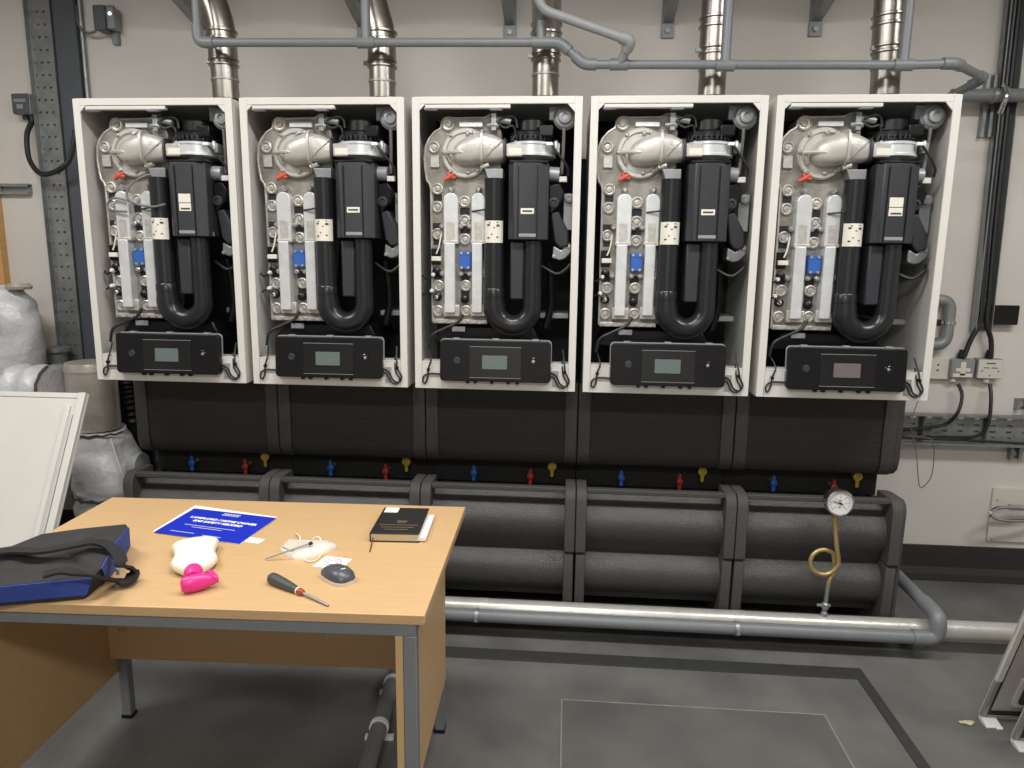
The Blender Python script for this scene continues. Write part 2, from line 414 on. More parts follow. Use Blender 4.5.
for cx, zc, hh, dd in ((236, 362, 8, .02), (240, 360, 26, .035), (252, 358, 46, .048), (272, 354, 64, .058), (300, 350, 76, .064), (340, 342, 84, .067), (375, 333, 90, .068), (412, 328, 91, .068)):
    x, z = sx(cx, zc, .46); st.append((x, z, hh*k_, dd))
hood = obj('burner_hood', loft(B(), st, 24, .505, 3.0), 'hood_cast', root, ang=50)
st = []
for cx, zc, hh, dd in ((414, 326, 84, .064), (470, 330, 76, .06), (500, 336, 68, .056), (532, 340, 58, .05)):
    x, z = sx(cx, zc, .46); st.append((x, z, hh*k_, dd))
obj('hood_duct', loft(B(), st, 24, .505, 4), 'cast_aluminium', hood, ang=50)
x, z = sx(411, 326, .46)
obj('hood_rib', loft(B(), [(x-.004, z, 100*k_, .074), (x+.004, z, 100*k_, .074)], 24, .505, 4), 'hood_cast', hood)
a, b = fA(196, 356, .478), fA(308, 354, .445)
obj('hood_lever', tube(B(), spline([a, (a+b)/2+Vector((0, -.004, .001)), b], 4), [.007]*4+[.008]*4+[.004], 8), 'hood_cast', hood)
obj('hood_link', tube(B(), spline([fA(214, 360, .48), fA(222, 385, .482), fA(232, 415, .487)], 4), .0055, 8), 'hood_cast', hood)
for cx, cy in ((232, 255), (327, 245), (365, 240), (190, 352), (232, 462), (330, 468), (385, 455)):
    p = fA(cx, cy, .49); obj('hood_bolt', lathe(B(), (p.x, .495, p.z), (0, -1, 0), [(.0075, 0), (.0075, .01), (.004, .013), (0, .013)], 10), 'screw_steel', hood)
a = fA(405, 440, .47); b = fA(450, 425, .47)
obj('hood_spigot', tube(B(), [a, b], .009, 10), 'cast_aluminium', hood)
obj('hood_strut', tube(B(), [fA(425, 388, .436), fA(470, 340, .442), fA(528, 288, .452)], .0014, 6), 'cable_grey', hood)
# duct to fan collar, brace line
obj('collar_clip', loft(B(), [(sx(532, 340, .46)[0], sx(532, 340, .46)[1], 68*k_, .058), (sx(545, 340, .46)[0], sx(545, 342, .46)[1], 68*k_, .058)], 24, .505, 4), 'dark_plastic', hood)
# ignition coil group at top
bm = B(); a, b = fA(462, 132, .48), fA(492, 232, .48); box(bm, a.x, b.x, .475, .52, b.z, a.z)
tube(bm, [fA(492, 165, .49), fA(545, 175, .49), fA(575, 182, .49)], .012, 8); tube(bm, [fA(440, 205, .485), fA(475, 198, .48), fA(505, 205, .485)], .010, 8)
ig = obj('ignition_unit', bm, 'galvanised', root, bevel=.002)
obj('ignition_lead', cable([fA(500, 190, .478), fA(540, 215, .47), fA(585, 205, .475), fA(600, 250, .48), fA(580, 290, .478)], .004), 'cable_black', ig)
obj('ignition_lead', cable([fA(505, 170, .478), fA(560, 150, .48), fA(600, 165, .49), fA(610, 215, .49)], .0045), 'cable_black', ig)
# red silicone clip
bm = tube(B(), [fA(196, 512, .49), fA(225, 495, .485), fA(252, 478, .49)], .0075, 8); tube(bm, [fA(215, 470, .49), fA(226, 495, .485), fA(258, 500, .49)], .006, 8)
obj('electrode_clip', bm, 'red_silicone', root)
# --- fan
p = fA(690, 343, .53)
FX = p.x; kz = lambda cy: fA(690, cy, .50).z
obj('fan_housing', lathe(B(), (FX, .535, kz(385)), (0, 0, 1), [(.084, 0), (.0905, .003), (.0905, .010), (.087, .012), (.087, kz(300)-kz(385)-.012), (.0905, kz(300)-kz(385)-.010), (.0905, kz(300)-kz(385)-.003), (.084, kz(300)-kz(385)), (0, kz(300)-kz(385))], 40), 'bright_aluminium', root)
fanh = [o for o in root.children if o.name.startswith('fan_housing')][0]
a, b = fA(548, 305, .46), fA(640, 382, .46)
obj('fan_inlet', prism(B(), rrect(a.x, b.x, b.z, a.z, .006), .45, .56), 'cast_aluminium', fanh, bevel=.004)
a, b = fA(562, 330, .449), fA(636, 368, .449); plate('fan_label', a, b, .4485, .002, 'label_paper', fanh, 0)
for q in (600, 830):
    p = fA(q, 300, .47); obj('fan_lug', lathe(B(), (p.x, .475, p.z-.004), (0, 0, 1), [(.009, -.02), (.009, .006), (.005, .012), (0, .012)], 10), 'galvanised', fanh)
p2 = fA(840, 330, .49); obj('fan_lug', bx(p2.x-.01, p2.x+.008, .47, .52, p2.z-.02, p2.z+.014), 'galvanised', fanh, bevel=.002)
mot = obj('fan_motor', lathe(B(), (FX, .535, kz(298)), (0, 0, 1), [(.074, 0), (.074, .012), (.078, .014), (.078, kz(245)-kz(298)), (.07, kz(235)-kz(298)), (.055, kz(232)-kz(298)), (.053, kz(175)-kz(298)), (.046, kz(163)-kz(298)), (0, kz(162)-kz(298))], 32), 'black_plastic', root)
for k in range(11):
    a_ = PI+.45+(PI-.9)*k/10
    x, y = FX+.079*math.cos(a_), .535+.079*math.sin(a_)
    obj('motor_fin', bx(-.002, .002, -.003, .003, kz(288), kz(262), Matrix.Translation((x, y, 0)) @ Matrix.Rotation(a_+PI/2, 4, 'Z')), 'dark_plastic', mot)
a, b = fA(735, 200, .47), fA(815, 262, .47)
obj('motor_connector', bx(a.x, b.x, .462, .52, b.z, a.z), 'black_plastic', mot, bevel=.004)
plate('white_connector', fA(775, 296, .452), fA(812, 316, .452), .45, .014, 'white_plastic', mot)
obj('fan_neck', lathe(B(), (FX, .53, kz(412)), (0, 0, 1), [(.05, 0), (.046, .006), (.036, .014), (.04, kz(384)-kz(412)+.002)], 28), 'cast_aluminium', root)
# --- silencer box
a, b = fA(560, 412, .42), fB(783, 142, .42)
SXL, SXR = a.x, b.x
sil = obj('air_silencer', prism(B(), [(SXL, .44), (SXL+.02, .418), (SXR-.035, .418), (SXR, .44), (SXR, .54), (SXL, .54)], b.z, a.z, 'z'), 'dark_plastic', root, bevel=.003)
obj('silencer_rib', bx(SXL+.034, SXL+.038, .4155, .42, b.z+.006, a.z-.012), 'black_plastic', sil)
obj('silencer_rib', bx(SXR-.041, SXR-.037, .4155, .42, b.z+.006, a.z-.012), 'black_plastic', sil)
obj('silencer_lid', bx(SXL+.004, SXR-.004, .421, .54, a.z, a.z+.008), 'black_plastic', sil, bevel=.002)
a, b = fB(618, 105, .416), fB(715, 124, .416); plate('silencer_slot', a, b, .4165, .004, 'isolator_grey', sil, 0)
a, b = fA(630, 672, .416), fA(705, 705, .416)
lab_single = plate('rating_label', a, b, .4165, .003, 'label_paper', sil, 0)
obj('rating_print', bx(a.x+.006, b.x-.006, .4158, .4165, (a.z+b.z)/2-.003, (a.z+b.z)/2+.003), 'ink', lab_single)
# --- U-shaped intake pipe
yU = .468; rU = .0345
pL = fA(481, 505, yU); pR = fB(697, 150, yU); cz = fB(590, 520, yU).z
cxU = (pL.x+fB(697, 500, yU).x)/2; RU = (fB(697, 500, yU).x-pL.x)/2-.002
path = [Vector((pL.x, yU, pL.z)), Vector((pL.x, yU, fB(0, 440, yU).z))]
path += [Vector((cxU-RU*math.cos(a*PI/16), yU, cz-RU*math.sin(a*PI/16))) for a in range(17)]
path += [Vector((cxU+RU, yU, pR.z))]
ip = obj('intake_pipe', tube(B(), path, [.036, .036]+[.0425-.0085*a/16 for a in range(17)]+[.033], 24), 'pipe_plastic', root)
zs = fB(0, 430, yU).z
obj('pipe_socket', lathe(B(), (pL.x, yU, zs-.02), (0, 0, 1), [(.036, 0), (.0392, .002), (.0392, .03), (.0365, .034)], 24), 'pipe_plastic', ip)
a, b = fA(433, 742, .43), fB(530, 158, .43)
bm = B(); n = 12; r = .0368
for k in range(n+1):
    an = -PI/2+(-.5+k/n)*2.25
    for z in (b.z, a.z): bm.verts.new((pL.x+r*math.cos(an), yU+r*math.sin(an), z))
bm.verts.ensure_lookup_table()
for k in range(n): bm.faces.new([bm.verts[i] for i in (2*k, 2*k+1, 2*k+3, 2*k+2)])
bmesh.ops.solidify(bm, geom=bm.faces[:], thickness=.0004)
stk = obj('pictogram_label', bm, 'label_paper', ip)
bm = B(); h = a.z-b.z
for fx, fz, s in ((-.5, .22, .006), (.45, .26, .005), (-.15, .38, .004), (-.5, .8, .007), (.5, .78, .008), (.45, .92, .004), (-.35, .9, .004), (.1, .68, .004)):
    an = -PI/2+fx*.95; rr = .0373; cc = Vector((pL.x+rr*math.cos(an), yU+rr*math.sin(an), b.z+h*fz))
    box(bm, -s*.75, s*.75, -.0003, .0003, -s*.45, s*.45, Matrix.Translation(cc) @ Matrix.Rotation(an+PI/2, 4, 'Z'))
obj('label_print', bm, 'ink', stk)
a, b = fB(572, 150, .455), fB(645, 482, .455)
obj('trap_box', bx(a.x, b.x, .452, .54, b.z, a.z), 'dark_plastic', root, bevel=.006)
bm = B(); a, b = fA(432, 468, .47), fA(530, 508, .47)
prism(bm, [(a.x-.004, a.z+.012), (b.x, a.z+.012), (b.x, b.z), (a.x+.008, b.z)], .46, .53)
obj('pipe_bracket', bm, 'galvanised', root, bevel=.002)
# --- pressure switch
p = fA(882, 152, .485)
ps = obj('pressure_switch', lathe(B(), (p.x, .52, p.z), (0, -1, 0), [(.040, 0), (.042, .006), (.042, .02), (.036, .026), (.034, .03), (.024, .032), (.022, .044), (.012, .046), (.011, .040), (0, .040)], 32), 'sheet_grey', root)
a, b = fA(792, 92, .50), fA(850, 150, .50)
obj('switch_bracket', bx(a.x, b.x+.01, .505, .53, b.z-.012, a.z), 'sheet_grey', ps, bevel=.002)
obj('sensing_tube', cable([fA(876, 215, .50), fA(872, 330, .505), fA(862, 480, .51)], .006), 'cable_grey', ps)
# --- gas valve group on the right
bm = tube(B(), [fA(782, 478, .50), fA(850, 482, .50)], .026, 16)
gv = obj('gas_valve', bm, 'sheet_grey', root)
bm = prism(B(), [xz(fA(*q, .49)) for q in ((790, 540), (850, 530), (880, 575), (862, 640), (800, 712), (788, 640))], .485, .60)
obj('valve_body', bm, 'black_plastic', gv, bevel=.005)
p = fA(818, 640, .48); obj('valve_dial', lathe(B(), (p.x, .487, p.z), (0, -1, 0), [(.02, -.005), (.018, .008), (.01, .009), (.008, .004), (0, .004)], 18), 'dark_plastic', gv)
bm = prism(B(), [xz(fA(*q, .49)) for q in ((800, 700), (845, 690), (900, 800), (905, 890), (850, 900), (820, 860))], .49, .60)
obj('valve_body', bm, 'dark_plastic', gv, bevel=.006)
bm = prism(B(), [xz(fB(*q, .50)) for q in ((815, 175), (860, 200), (900, 150), (922, 175), (915, 215), (880, 250), (850, 258), (808, 245))], .50, .58)
obj('valve_flange', bm, 'galvanised', gv, bevel=.004)
for q in ((818, 235), (905, 180)):
    p = fB(*q, .495); obj('valve_bolt', lathe(B(), (p.x, .50, p.z), (0, -1, 0), [(.007, 0), (.006, .006), (0, .007)], 10), 'screw_steel', gv)
a, b = fA(876, 590, .53), fB(930, 85, .53)
mp = obj('mounting_plate', bx(a.x, b.x, .53, .534, b.z, a.z), 'sheet_grey', root, bevel=.001)
p = fA(905, 615, .525); obj('plate_fitting', lathe(B(), (p.x, .53, p.z), (0, -1, 0), [(.018, 0), (.016, .016), (.008, .018), (0, .014)], 16), 'isolator_grey', mp)
plate('white_connector', fA(848, 492, .488), fA(893, 524, .488), .485, .014, 'white_plastic', gv)
obj('gas_pipe', cable([fB(790, 270, .56), fB(800, 380, .57), fB(800, 520, .58), fB(770, 640, .58)], .014, n=10), 'black_plastic', root)
a, b = fB(738, 470, .60), fB(900, 590, .60)
obj('sump_plate', bx(a.x, b.x, .60, .78, b.z, b.z+.02), 'sheet_grey', root, bevel=.003)
# --- leads inside
def lead(pts, r, m='cable_black', nm='lead'):
    return obj(nm, cable(pts, r), m, root)
lead([fA(808, 318, .455), fA(850, 372, .46), fA(895, 440, .47), fA(898, 490, .478)], .0042)
lead([fB(748, 288, .52), fB(838, 335, .50), fB(905, 290, .50), fB(925, 262, .52)], .006)
lead([fB(300, 565, .485), fB(270, 610, .48), fB(200, 645, .475), fB(125, 685, .47), fB(105, 760, .47)], .0055)
lead([fB(68, 345, .52), fB(95, 362, .50), fB(130, 345, .495)], .0035)
lead([fB(70, 452, .52), fB(95, 445, .50), fB(120, 440, .49), fB(150, 472, .485)], .0035)
lead([fA(352, 690, .477), fA(400, 684, .466), fA(445, 676, .45)], .003)
lead([fB(178, 105, .495), fB(165, 180, .49), fB(150, 220, .488)], .003, 'label_paper')
for q in ((130, 340), (122, 432), (148, 468)):
    p = fB(*q, .488); obj('plug_connector', lathe(B(), (p.x, .51, p.z), (0, -1, 0), [(.008, 0), (.008, .02), (.005, .025), (0, .025)], 10), 'white_plastic', root)
a, b = fB(122, 235, .49), fB(178, 262, .49); plate('lead_tag', a, b, .487, .012, 'label_paper', root)
a, b = fB(120, 190, .50), fB(172, 282, .50); plate('sensor_block', a, b, .499, .02, 'black_plastic', root)
for q in ((150, 320), (155, 465), (310, 480)):
    p = fB(*q, .50); obj('sensor', lathe(B(), (p.x, YP, p.z), (0, -1, 0), [(.017, 0), (.015, .014), (.006, .02), (0, .02)], 12), 'black_plastic', root)
# --- control panel
a, b = at(440.4, 339.5, y=.43), at(550.2, 383.4, y=.42)
CX0, CX1, CZ0, CZ1 = a.x, b.x, b.z, a.z
tilt = Matrix.Translation((0, .434, CZ0)) @ Matrix.Rotation(-.07, 4, 'X') @ Matrix.Translation((0, -.434, -CZ0))
panel = obj('control_panel', prism(B(), rrect(CX0, CX1, CZ0, CZ1, .014, 6), .412, .436, mtx=tilt), 'black_plastic', root, bevel=.003)
obj('panel_back', prism(B(), rrect(CX0-.003, CX1+.003, CZ0+.002, CZ1+.004, .016, 6), .4365, .4385, mtx=tilt), 'isolator_grey', panel)
a = at(495, 362, y=.412); w_, h_ = CX1-CX0, CZ1-CZ0
obj('screen_glass', prism(B(), rrect(CX0+w_*.27, CX0+w_*.735, CZ0+h_*.1, CZ1-h_*.16, .003, 3), .4095, .4125, mtx=tilt), 'gloss_black', panel, bevel=.0006)
disp = obj('display', prism(B(), rrect(CX0+w_*.385, CX0+w_*.61, CZ0+h_*.31, CZ0+h_*.64, .002, 3), .4086, .41, mtx=tilt), 'lcd_green', panel)
for f0, f1 in ((.84, .85), (.09, .10)): obj('screen_border', bx(CX0+w_*.27, CX0+w_*.735, .4086, .4096, CZ0+h_*f0, CZ0+h_*f1, mtx=tilt), 'isolator_grey', panel)
kn = B(); lathe(kn, (CX0+w_*.845, .413, CZ0+h_*.52), (0, -1, 0), [(.013, 0), (.013, .003), (.011, .004), (.010, .002), (0, .002)], 20)
for v in kn.verts: v.co = tilt @ v.co
knob = obj('panel_button', kn, 'gloss_black', panel)
kn = B(); lathe(kn, (CX0+w_*.845, .411, CZ0+h_*.52), (0, -1, 0), [(.0055, 0), (.005, .002), (0, .002)], 14)
for v in kn.verts: v.co = tilt @ v.co
obj('button_cap', kn, 'screw_steel', knob)
kn = B(); lathe(kn, (CX0+w_*.155, .413, CZ0+h_*.5), (0, -1, 0), [(.013, 0), (.013, .002), (.011, .003), (.0095, .0015), (0, .0015)], 20)
for v in kn.verts: v.co = tilt @ v.co
obj('panel_emblem', kn, 'dark_plastic', panel)
for f in (.25, .32, .47, .62, .70):
    x = CX0+w_*f; obj('panel_tab', bx(x-.006, x+.006, .418, .434, CZ0-.007, CZ0+.002), 'black_plastic', panel)
for f in (.14, .5, .86):
    x = CX0+w_*f; obj('panel_hook', bx(x-.012, x+.012, .43, .446, CZ1-.002, CZ1+.007, mtx=tilt), 'isolator_grey', panel)
# looped leads either side of the panel
q = lambda px, py, y=.434: at(px, py, y=y)
lead([q(441, 374), q(430, 373.5), q(424, 376), q(423, 381), (q(425, 383)), q(427.5, 378), q(428.2, 369), q(431, 360, .436), q(430, 350, .47)], .0032)
lead([q(549, 372), q(556, 376), q(560, 384), q(566, 386.5), q(569, 381), q(565.5, 373), q(564.5, 366, .436), q(563, 350, .47)], .0034)
lead([q(549, 376), q(554, 378), q(558, 386), q(564, 388), q(567, 383), q(563, 375), q(562, 360, .45)], .003)
for px, py in ((428.3, 369.5), (564.8, 372)):
    p = q(px, py); obj('lead_grommet', lathe(B(), (p.x, FY-.003, p.z), (0, -1, 0), [(.006, -.002), (.006, .011), (0, .012)], 10), 'black_plastic', root)
a, b = at(552.5, 371, y=.438), at(558, 386, y=.438); obj('panel_hinge', bx(a.x, b.x, .436, .4405, b.z, a.z), 'sheet_grey', root)

# --- copies
def dup(r, loc):
    n = r.copy(); C.objects.link(n); n.location = loc; OFF[n] = Vector(loc)
    mp = {}
    for ch in list(r.children):
        c = ch.copy(); C.objects.link(c); c.parent = n; mp[ch] = c
        for g in list(ch.children):
            d = g.copy(); C.objects.link(d); d.parent = c; mp[g] = d
            for e in list(g.children):
                f = e.copy(); C.objects.link(f); f.parent = c; mp[e] = f
    return n, mp
blabels = ['white open boiler at the left end of the row, above the foil-wrapped pipe', 'open white boiler second from the left end of the row', None,
           'open white boiler second from the right end of the row', 'open white boiler at the right end of the row, with a mauve display']
BO = [None]*5; MP = [None]*5; BO[2] = root
# flatten any fourth level on the prototype: rating print, plugs, label print
for ch in list(root.children):
    for g in list(ch.children):
        for e in list(g.children): e.parent = ch
for i in (0, 1, 3, 4):
    BO[i], MP[i] = dup(root, root.location+Vector(((i-2)*PITCH, 0, 0)))
    BO[i]['label'] = blabels[i]
MP[4][disp].data = disp.data.copy(); MP[4][disp].data.materials[0] = M['lcd_mauve']; 
# the end boilers carry a double label higher on the silencer
def double_label(i):
    par = MP[i][sil]
    MP[i][lab_single].data = None if False else MP[i][lab_single].data
    dx = Vector(((i-2)*PITCH, 0, 0))
    o = MP[i][lab_single]
    a, b = fA(630, 600, .416), fA(702, 652, .416); m_ = bx(a.x, b.x, .4165, .4195, b.z, a.z)
    a2, b2 = fA(630, 656, .416), fA(702, 702, .416); box(m_, a2.x, b2.x, .4165, .4195, b2.z, a2.z)
    for v in m_.verts: v.co -= OFF[root]
    me = bpy.data.meshes.new('rating_label'); m_.to_mesh(me); m_.free(); me.materials.append(M['label_paper'])
    o.data = me; o.modifiers.clear()
for i in (0, 4): double_label(i)
OFF[BO[0]] = Vector(BO[0].location)
z1 = lambda x, y, d: at(60+x*.41667, 80+y*.41667, y=d)
lead_ = obj('lead', cable([z1(252, 222, .47), z1(205, 230, .465), (z1(170, 252, .46)), z1(160, 280, .455), z1(185, 298, .452), z1(225, 304, .425), z1(252, 298, .416)], .0042), 'cable_grey', BO[0])
obj('lead', cable([z1(165, 290, .46), z1(130, 283, .465), z1(114, 298, .47), z1(125, 312, .47), z1(160, 316, .46)], .0042), 'cable_grey', BO[0])
a, b = z1(355, 320, .47), z1(365, 340, .47); yt_ = obj('hanging_tag', bx(a.x, b.x, .468, .471, b.z, a.z), 'label_paper', BO[0])
a, b = z1(354, 341, .47), z1(370, 374, .47); obj('tag_tail', prism(B(), [(a.x+.004, a.z), (b.x-.008, a.z), (b.x, b.z), (a.x, b.z)][::-1], .468, .474), 'valve_yellow', yt_)
OFF[BO[1]] = Vector(BO[1].location)

# ================================================================ black rack behind
rk = thing('support_rack', 'black steel rack standing behind the boilers and carrying them', 'rack', (X1+2.5*PITCH, 1.07, 0))
for i in range(6):
    x = X1-.014+i*PITCH-(.0 if i else -.05)-(.05 if i == 5 else 0)
    obj('upright', bx(x-.04, x+.04, 1.045, 1.095, 0, 1.93), 'frame_black', rk, bevel=.002)
for z in (.4, 1.2, 1.85):
    obj('cross_rail', bx(X1-.004, X1+5*PITCH-.024, 1.05, 1.09, z, z+.06), 'frame_black', rk, bevel=.002)

# ================================================================ black foam insulation under the boilers
ordn = ['leftmost', 'second from the left', 'middle', 'second from the right', 'rightmost']
def arc(cy, cz, r, a0, a1, n=12): return [(cy-r*math.cos(math.radians(a0+(a1-a0)*k/n)), cz+r*math.sin(math.radians(a0+(a1-a0)*k/n))) for k in range(n+1)]
def lower_mod():
    x0 = X1-.0085+2*PITCH; x1 = x0+PITCH-.003
    r = thing('pipe_insulation_cover', 'x', 'insulation', ((x0+x1)/2, .78, 0), 'black foam pipe covers near the floor')
    prof = [(1.0, .10), (.66, .10)]+arc(.675, .225, .097, -72, 62)+arc(.675, .435, .102, -50, 68)+[(.655, .548), (.66, .556), (.70, .552), (.705, .535), (1.0, .535)]
    obj('shell', prism(B(), prof, x0+.02, x1-.02, 'x'), 'foam_black', r)
    for s, xx in ((0, x0), (1, x1-.042)):
        up = [(1.0, .333), (.552, .333), (.545, .34), (.545, .555), (.558, .585), (.582, .601), (.705, .596), (.71, .535), (1.0, .535)]
        lo = [(1.0, 0.0), (.60, 0.0), (.585, .06), (.558, .12), (.552, .32), (.558, .329), (1.0, .329)]
        e = .003 if s else 0
        obj('end_band', join(prism(B(), up, xx, xx+.042, 'x'), prism(B(), lo, xx+.003*(1-s), xx+.042-.003*s, 'x')), 'foam_band', r, bevel=.004)
    obj('top_rim', bx(x0+.042, x1-.042, .572, .604, .578, .598), 'foam_band', r, bevel=.004)
    return r
lm = lower_mod()
def upper_mod():
    x0 = X1-.0085+2*PITCH; x1 = x0+PITCH-.003
    r = thing('header_insulation_cover', 'x', 'insulation', ((x0+x1)/2, .85, .655), 'black foam header covers under the boilers')
    def prof(f): return [(1.0, 1.01), (f, 1.01), (f, .725)]+[(f+.05-.05*math.cos(k*PI/12), .722-.067*math.sin(k*PI/12)) for k in range(1, 7)]+[(1.0, .655)]
    obj('shell', prism(B(), prof(.685), x0+.05, x1-.05, 'x'), 'foam_dotted', r)
    for xx in (x0, x1-.052):
        obj('side_rib', prism(B(), prof(.675), xx, xx+.052, 'x'), 'foam_black', r, bevel=.004)
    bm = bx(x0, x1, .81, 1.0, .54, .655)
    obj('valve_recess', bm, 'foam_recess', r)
    return r
um = upper_mod()
# dimples in the upper covers
LM = [None]*5; UM = [None]*5
where = ['at the left end, behind the desk and its bag', 'second from the left, behind the desk and booklet', 'in the middle of the row, just right of the desk', 'second from the right, under the fourth boiler', 'at the right end, behind the brass pressure gauge']
for i in range(5):
    d = Vector(((i-2)*PITCH, 0, 0))
    LM[i] = lm if i == 2 else dup(lm, lm.location+d)[0]
    UM[i] = um if i == 2 else dup(um, um.location+d)[0]
    LM[i]['label'] = 'ridged black foam pipe cover '+where[i]
    UM[i]['label'] = 'flat-faced black foam header cover under the boilers, '+['leftmost of five', 'second from left', 'middle one', 'second from right', 'rightmost of five'][i]

xr = X1-.0085+5*PITCH-.003
for m_o, pf in ((LM[4], [(1.0, .0), (.60, 0), (.585, .06), (.562, .12), (.555, .555), (.566, .583), (.59, .597), (.705, .592), (.71, .53), (1.0, .53)]), (UM[4], [(1.0, 1.01), (.68, 1.01), (.68, .725), (.69, .685), (.72, .66), (1.0, .66)])):
    OFF[m_o] = Vector(m_o.location); obj('end_cap', prism(B(), pf, xr, xr+(.014 if m_o is LM[4] else .024), 'x'), 'foam_band', m_o, bevel=.004)
# --- valve handles
VY = .762
def valve(kind, x, z):
    r = thing('isolation_valve' if kind != 'yellow' else 'drain_cock', 'x', 'valve', (x, VY, z-.03))
    if kind == 'yellow':
        bm = lathe(B(), (x, VY-.002, z+.012), (0, -1, 0), [(.017, -.006), (.018, 0), (.018, .008), (.010, .010), (.008, .005), (0, .005)], 18)
        hd = obj('handle', bm, 'valve_yellow', r)
        obj('handle_tail', prism(B(), [(x-.006, z-.034), (x+.006, z-.034), (x+.008, z+.0), (x-.008, z+.0)], VY-.009, VY-.001), 'valve_yellow', hd, bevel=.002)
        obj('stem', lathe(B(), (x, 0.8085, z+.012), (0, -1, 0), [(.009, 0), (.009, .046)], 12), 'brass', r)
    else:
        m = 'valve_'+kind
        bm = lathe(B(), (x, VY, z), (0, -1, 0), [(.013, -.006), (.015, 0), (.014, .012), (.009, .016), (.005, .017), (0, .015)], 16)
        hd = obj('handle', bm, m, r)
        pts = [(x-.007, z-.036), (x+.007, z-.036), (x+.009, z-.01), (x+.009, z+.012), (x+.004, z+.034), (x-.004, z+.034), (x-.009, z+.012), (x-.009, z-.01)]
        obj('handle_blade', prism(B(), pts, VY-.010, VY-.002), m, hd, bevel=.002)
        obj('stem', lathe(B(), (x, 0.8085, z), (0, -1, 0), [(.008, 0), (.008, .046)], 12), 'brass', r)
    return r
bn = ['first boiler from the left', 'second boiler from the left', 'middle boiler', 'second boiler from the right', 'last boiler on the right']
for kind, lx, z in (('blue', -.127, .592), ('red', .117, .584), ('yellow', .209, .620)):
    v0 = valve(kind, lx+2*PITCH, z)
    for i in range(5):
        v = v0 if i == 2 else dup(v0, v0.location+Vector(((i-2)*PITCH, 0, 0)))[0]
        v['group'] = kind+' valve handles under the boilers'
        v['label'] = ({'blue': 'blue lever valve handle', 'red': 'red lever valve handle', 'yellow': 'small yellow drain cock handle'}[kind])+' in the gap below the '+bn[i]

# ================================================================ flues
FDX = (.012, .006, .004, -.006, -.012)
def flue(i, label, top):
    x = X1+i*PITCH+.458+FDX[i]; y = .682; r = .05
    f = thing('flue_pipe', label, 'flue', (x, y, ZT), 'stainless flue pipes above the boilers')
    obj('base_collar', lathe(B(), (x, y, ZT+.0), (0, 0, 1), [(.060, 0), (.060, .022), (.080, .026), (.080, .034), (.056, .038), (.053, .044)], 32), 'frame_black', f)
    pts = [Vector((x, y, ZT+.01))]+[Vector(p) for p in top]
    obj('lower_section', tube(B(), fillet([pts[0], pts[1]], .01), r, 32), 'stainless', f)
    ax = (pts[1]-pts[0]).normalized()
    if len(pts) > 2: obj('upper_section', tube(B(), fillet(pts[1:], .10, 8), r+.004, 32), 'stainless', f)
    for h in (.0, .02):
        obj('joint_ring', lathe(B(), pts[1]+ax*(h-.022), ax, [(r+.001, 0), (r+.007, .003), (r+.007, .009), (r+.001, .012)], 32), 'stainless', f)
    zc = ZT+.185
    obj('band_clamp', lathe(B(), pts[1]-ax*.075, ax, [(r+.001, 0), (r+.003, .001), (r+.003, .008), (r+.001, .009)], 32), 'galvanised', f)
    cl = bx(x-r-.018, x-r+.002, y-.018, y-.004, pts[1].z-.01, pts[1].z+.004); obj('clamp_bolt', cl, 'bracket_steel', f)
    if len(pts) > 2:
        for k in (.07, .10):
            d2 = (pts[2]-pts[1]).normalized()
            obj('joint_ring', lathe(B(), pts[1]+d2*k, d2, [(r+.005, 0), (r+.010, .003), (r+.010, .009), (r+.005, .012)], 32), 'stainless', f)
    return f
fx = lambda i: X1+i*PITCH+.458+FDX[i]
flue(0, 'stainless flue on the leftmost boiler, bending up to the left', [(fx(0)-.004, .682, 2.245), (fx(0)-.008, .684, 2.39), (fx(0)-.07, .69, 2.54), (fx(0)-.10, .69, 2.60)])
flue(1, 'stainless flue on the second boiler from left, bending forward', [(fx(1), .682, 2.235), (fx(1), .684, 2.34), (fx(1)-.055, .70, 2.52), (fx(1)-.07, .70, 2.57)])
flue(2, 'stainless flue on the middle boiler, behind the sloping pale pipe', [(fx(2), .682, 2.255), (fx(2), .68, 2.36), (fx(2), .50, 2.56), (fx(2), .46, 2.60)])
flue(3, 'straight stainless flue on the fourth boiler from left', [(fx(3), .682, 2.27), (fx(3), .682, 2.70)])
flue(4, 'straight stainless flue on the rightmost boiler', [(fx(4)-.006, .682, 2.27), (fx(4)-.02, .682, 2.70)])

# ================================================================ grey waste pipe along the flues
PY = .565
P_ = lambda px, py, y=PY: at(px, py, y=y)
wp = thing('waste_pipe', 'grey plastic waste pipe run crossing in front of the flues', 'pipe', (1.4, PY, 2.2))
rp = .0155
pts = [P_(194, -25), P_(197, 38), P_(204, 42.5), P_(560, 42.5), P_(584, 64.5), P_(906, 65), P_(956, 63.5)]
pts[1] = Vector((pts[0].x, PY, pts[2].z)); pts.pop(2); pts[0].z = 2.6
obj('main_run', tube(B(), fillet(pts, .03), rp, 14), 'grey_pvc', wp)
e0 = pts[-1]; e1 = at(984, 78, y=.80); e2 = at(945, 99, y=.88)
obj('end_return', tube(B(), fillet([e0, e1, e2], .03), rp, 14), 'grey_pvc', wp)
def fit_(a, b, r=.0205): return obj('pipe_fitting', tube(B(), [a, b], r, 16), 'grey_pvc', wp)
for px, py in ((366, 42.5), (541, 42.5), (619, 64.5), (725, 65.5), (903, 65)):
    p = P_(px, py); fit_(p-Vector((.032, 0, 0)), p+Vector((.032, 0, 0)))
z0 = pts[1]
obj('pipe_elbow', tube(B(), fillet([z0+Vector((0, 0, .06)), z0, z0+Vector((.06, 0, 0))], .035), .0205, 16), 'grey_pvc', wp)
